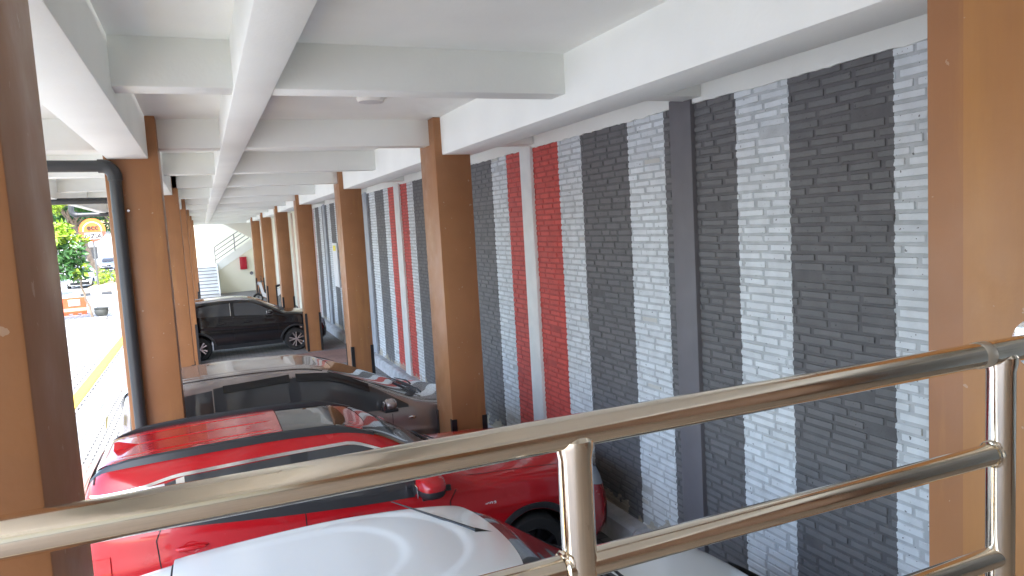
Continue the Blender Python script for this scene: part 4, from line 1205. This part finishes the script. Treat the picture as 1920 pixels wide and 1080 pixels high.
for k in range(33):
    a = R(-10) + R(200) * k / 32
    for q in (.52, .58): vs.append((q * math.cos(a), -.046, zc + .0 + q * math.sin(a)))
build('ring', MB().add(vs, grid_faces(33, 2)), M['sign_white'], rs_, smooth=False)
def sign_text(body, size, x, z, mat, name):
    lettering(name, body, size, mat, rs_, (x, -.066, z), (R(90), 0, 0), .006, bold=.012)
sign_text('ecc', .50, .02, zc + .02, M['ink'], 'upper_lettering')
sign_text('NZIA', .44, .02, zc - .56, M['ink'], 'lower_lettering')

# low shrubs on the verge and a pale street wall far behind
for i, (x, y, s_) in enumerate(((-6.4, 58.5, .8), (-5.4, 63, 1.0))):
    t = thing('shrub', ['small bright shrub by the foot of the leaning tree trunk', 'loose green shrub behind the verge near the column edge'][i], 'shrub', (x, y, .3), 'shrubs on the verge')
    rnd = random.Random(50 + i)
    build('stem', MB().tube([(0, 0, -.1), (.05, .02, .7 * s_)], [.03, .015], 6), M['bark'], t)
    build('foliage', leaf_cloud(rnd, [((rnd.gauss(0, .4) * s_, rnd.gauss(0, .4) * s_, (.7 + rnd.gauss(0, .25)) * s_), (.4 * s_, .4 * s_, .32 * s_)) for _ in range(8)], .2, 500, .55), M['leaf_light'], t, smooth=False)
fb = thing('street_building', 'pale low building on the far side of the road', 'building', (-14, 135, 0))
build('wall', MB().box(-30, 26, -3, 3, 0, 5.5, .05), M['sign_white'], fb)
build('roof', MB().prism([(-3.6, 5.5), (0, 7.2), (3.6, 5.5)], 'x', -30.5, 26.5), M['soil'], fb, smooth=False)
mb = MB()
for i in range(9): mb.box(-26 + i * 5.5, -23.4 + i * 5.5, -3.03, -2.99, 1.0, 2.9)
build('window', mb, M['glass'], fb, smooth=False)

# ------------------------------------------------------------------ light
world = bpy.data.worlds.new('World'); scene.world = world; world.use_nodes = True
wn, wl = world.node_tree.nodes, world.node_tree.links
sky = wn.new('ShaderNodeTexSky'); sky.sky_type = 'NISHITA'; sky.sun_disc = False
SUN_EL, SUN_AZ = 58.0, 200.0     # degrees; azimuth clockwise from +Y
sky.sun_elevation = R(SUN_EL); sky.sun_rotation = R(SUN_AZ); sky.air_density = 1.0; sky.dust_density = 2.5; sky.ozone_density = 1.0
wl.new(sky.outputs[0], wn['Background'].inputs[0]); wn['Background'].inputs[1].default_value = .15
sd = bpy.data.lights.new('sun', 'SUN'); sd.energy = 1.5; sd.angle = R(12); sd.color = (1, .98, .95)
so_ = bpy.data.objects.new('sun', sd); COL.objects.link(so_)
d = Vector((math.sin(R(SUN_AZ)) * math.cos(R(SUN_EL)), math.cos(R(SUN_AZ)) * math.cos(R(SUN_EL)), math.sin(R(SUN_EL))))
so_.rotation_euler = (-d).to_track_quat('-Z', 'Y').to_euler(); so_.location = d * 60

# ------------------------------------------------------------------ camera
yaw, pitch, roll, fpx = R(22.94021667), R(-5.2783729), R(-3.26389562), 1354.795
f = Vector((math.sin(yaw) * math.cos(pitch), math.cos(yaw) * math.cos(pitch), math.sin(pitch)))
r = Vector((math.cos(yaw), -math.sin(yaw), 0)); u = r.cross(f)
r2 = r * math.cos(roll) + u * math.sin(roll); u2 = -r * math.sin(roll) + u * math.cos(roll)
cd = bpy.data.cameras.new('camera'); cam = bpy.data.objects.new('camera', cd); COL.objects.link(cam)
cd.sensor_width = 36; cd.lens = fpx / 1920 * 36; cd.clip_start = .05; cd.clip_end = 3000
m = Matrix.Identity(4)
for i in range(3):
    m[i][0] = r2[i]; m[i][1] = u2[i]; m[i][2] = -f[i]
m[2][3] = ZC
cam.matrix_world = m
scene.camera = cam
vs_ = scene.view_settings
vs_.view_transform = 'Standard'; vs_.look = 'None'; vs_.gamma = 1.0; vs_.exposure = 2.9
scene.cycles.max_bounces = 12; scene.cycles.diffuse_bounces = 8; scene.cycles.glossy_bounces = 6
scene.cycles.use_denoising = True
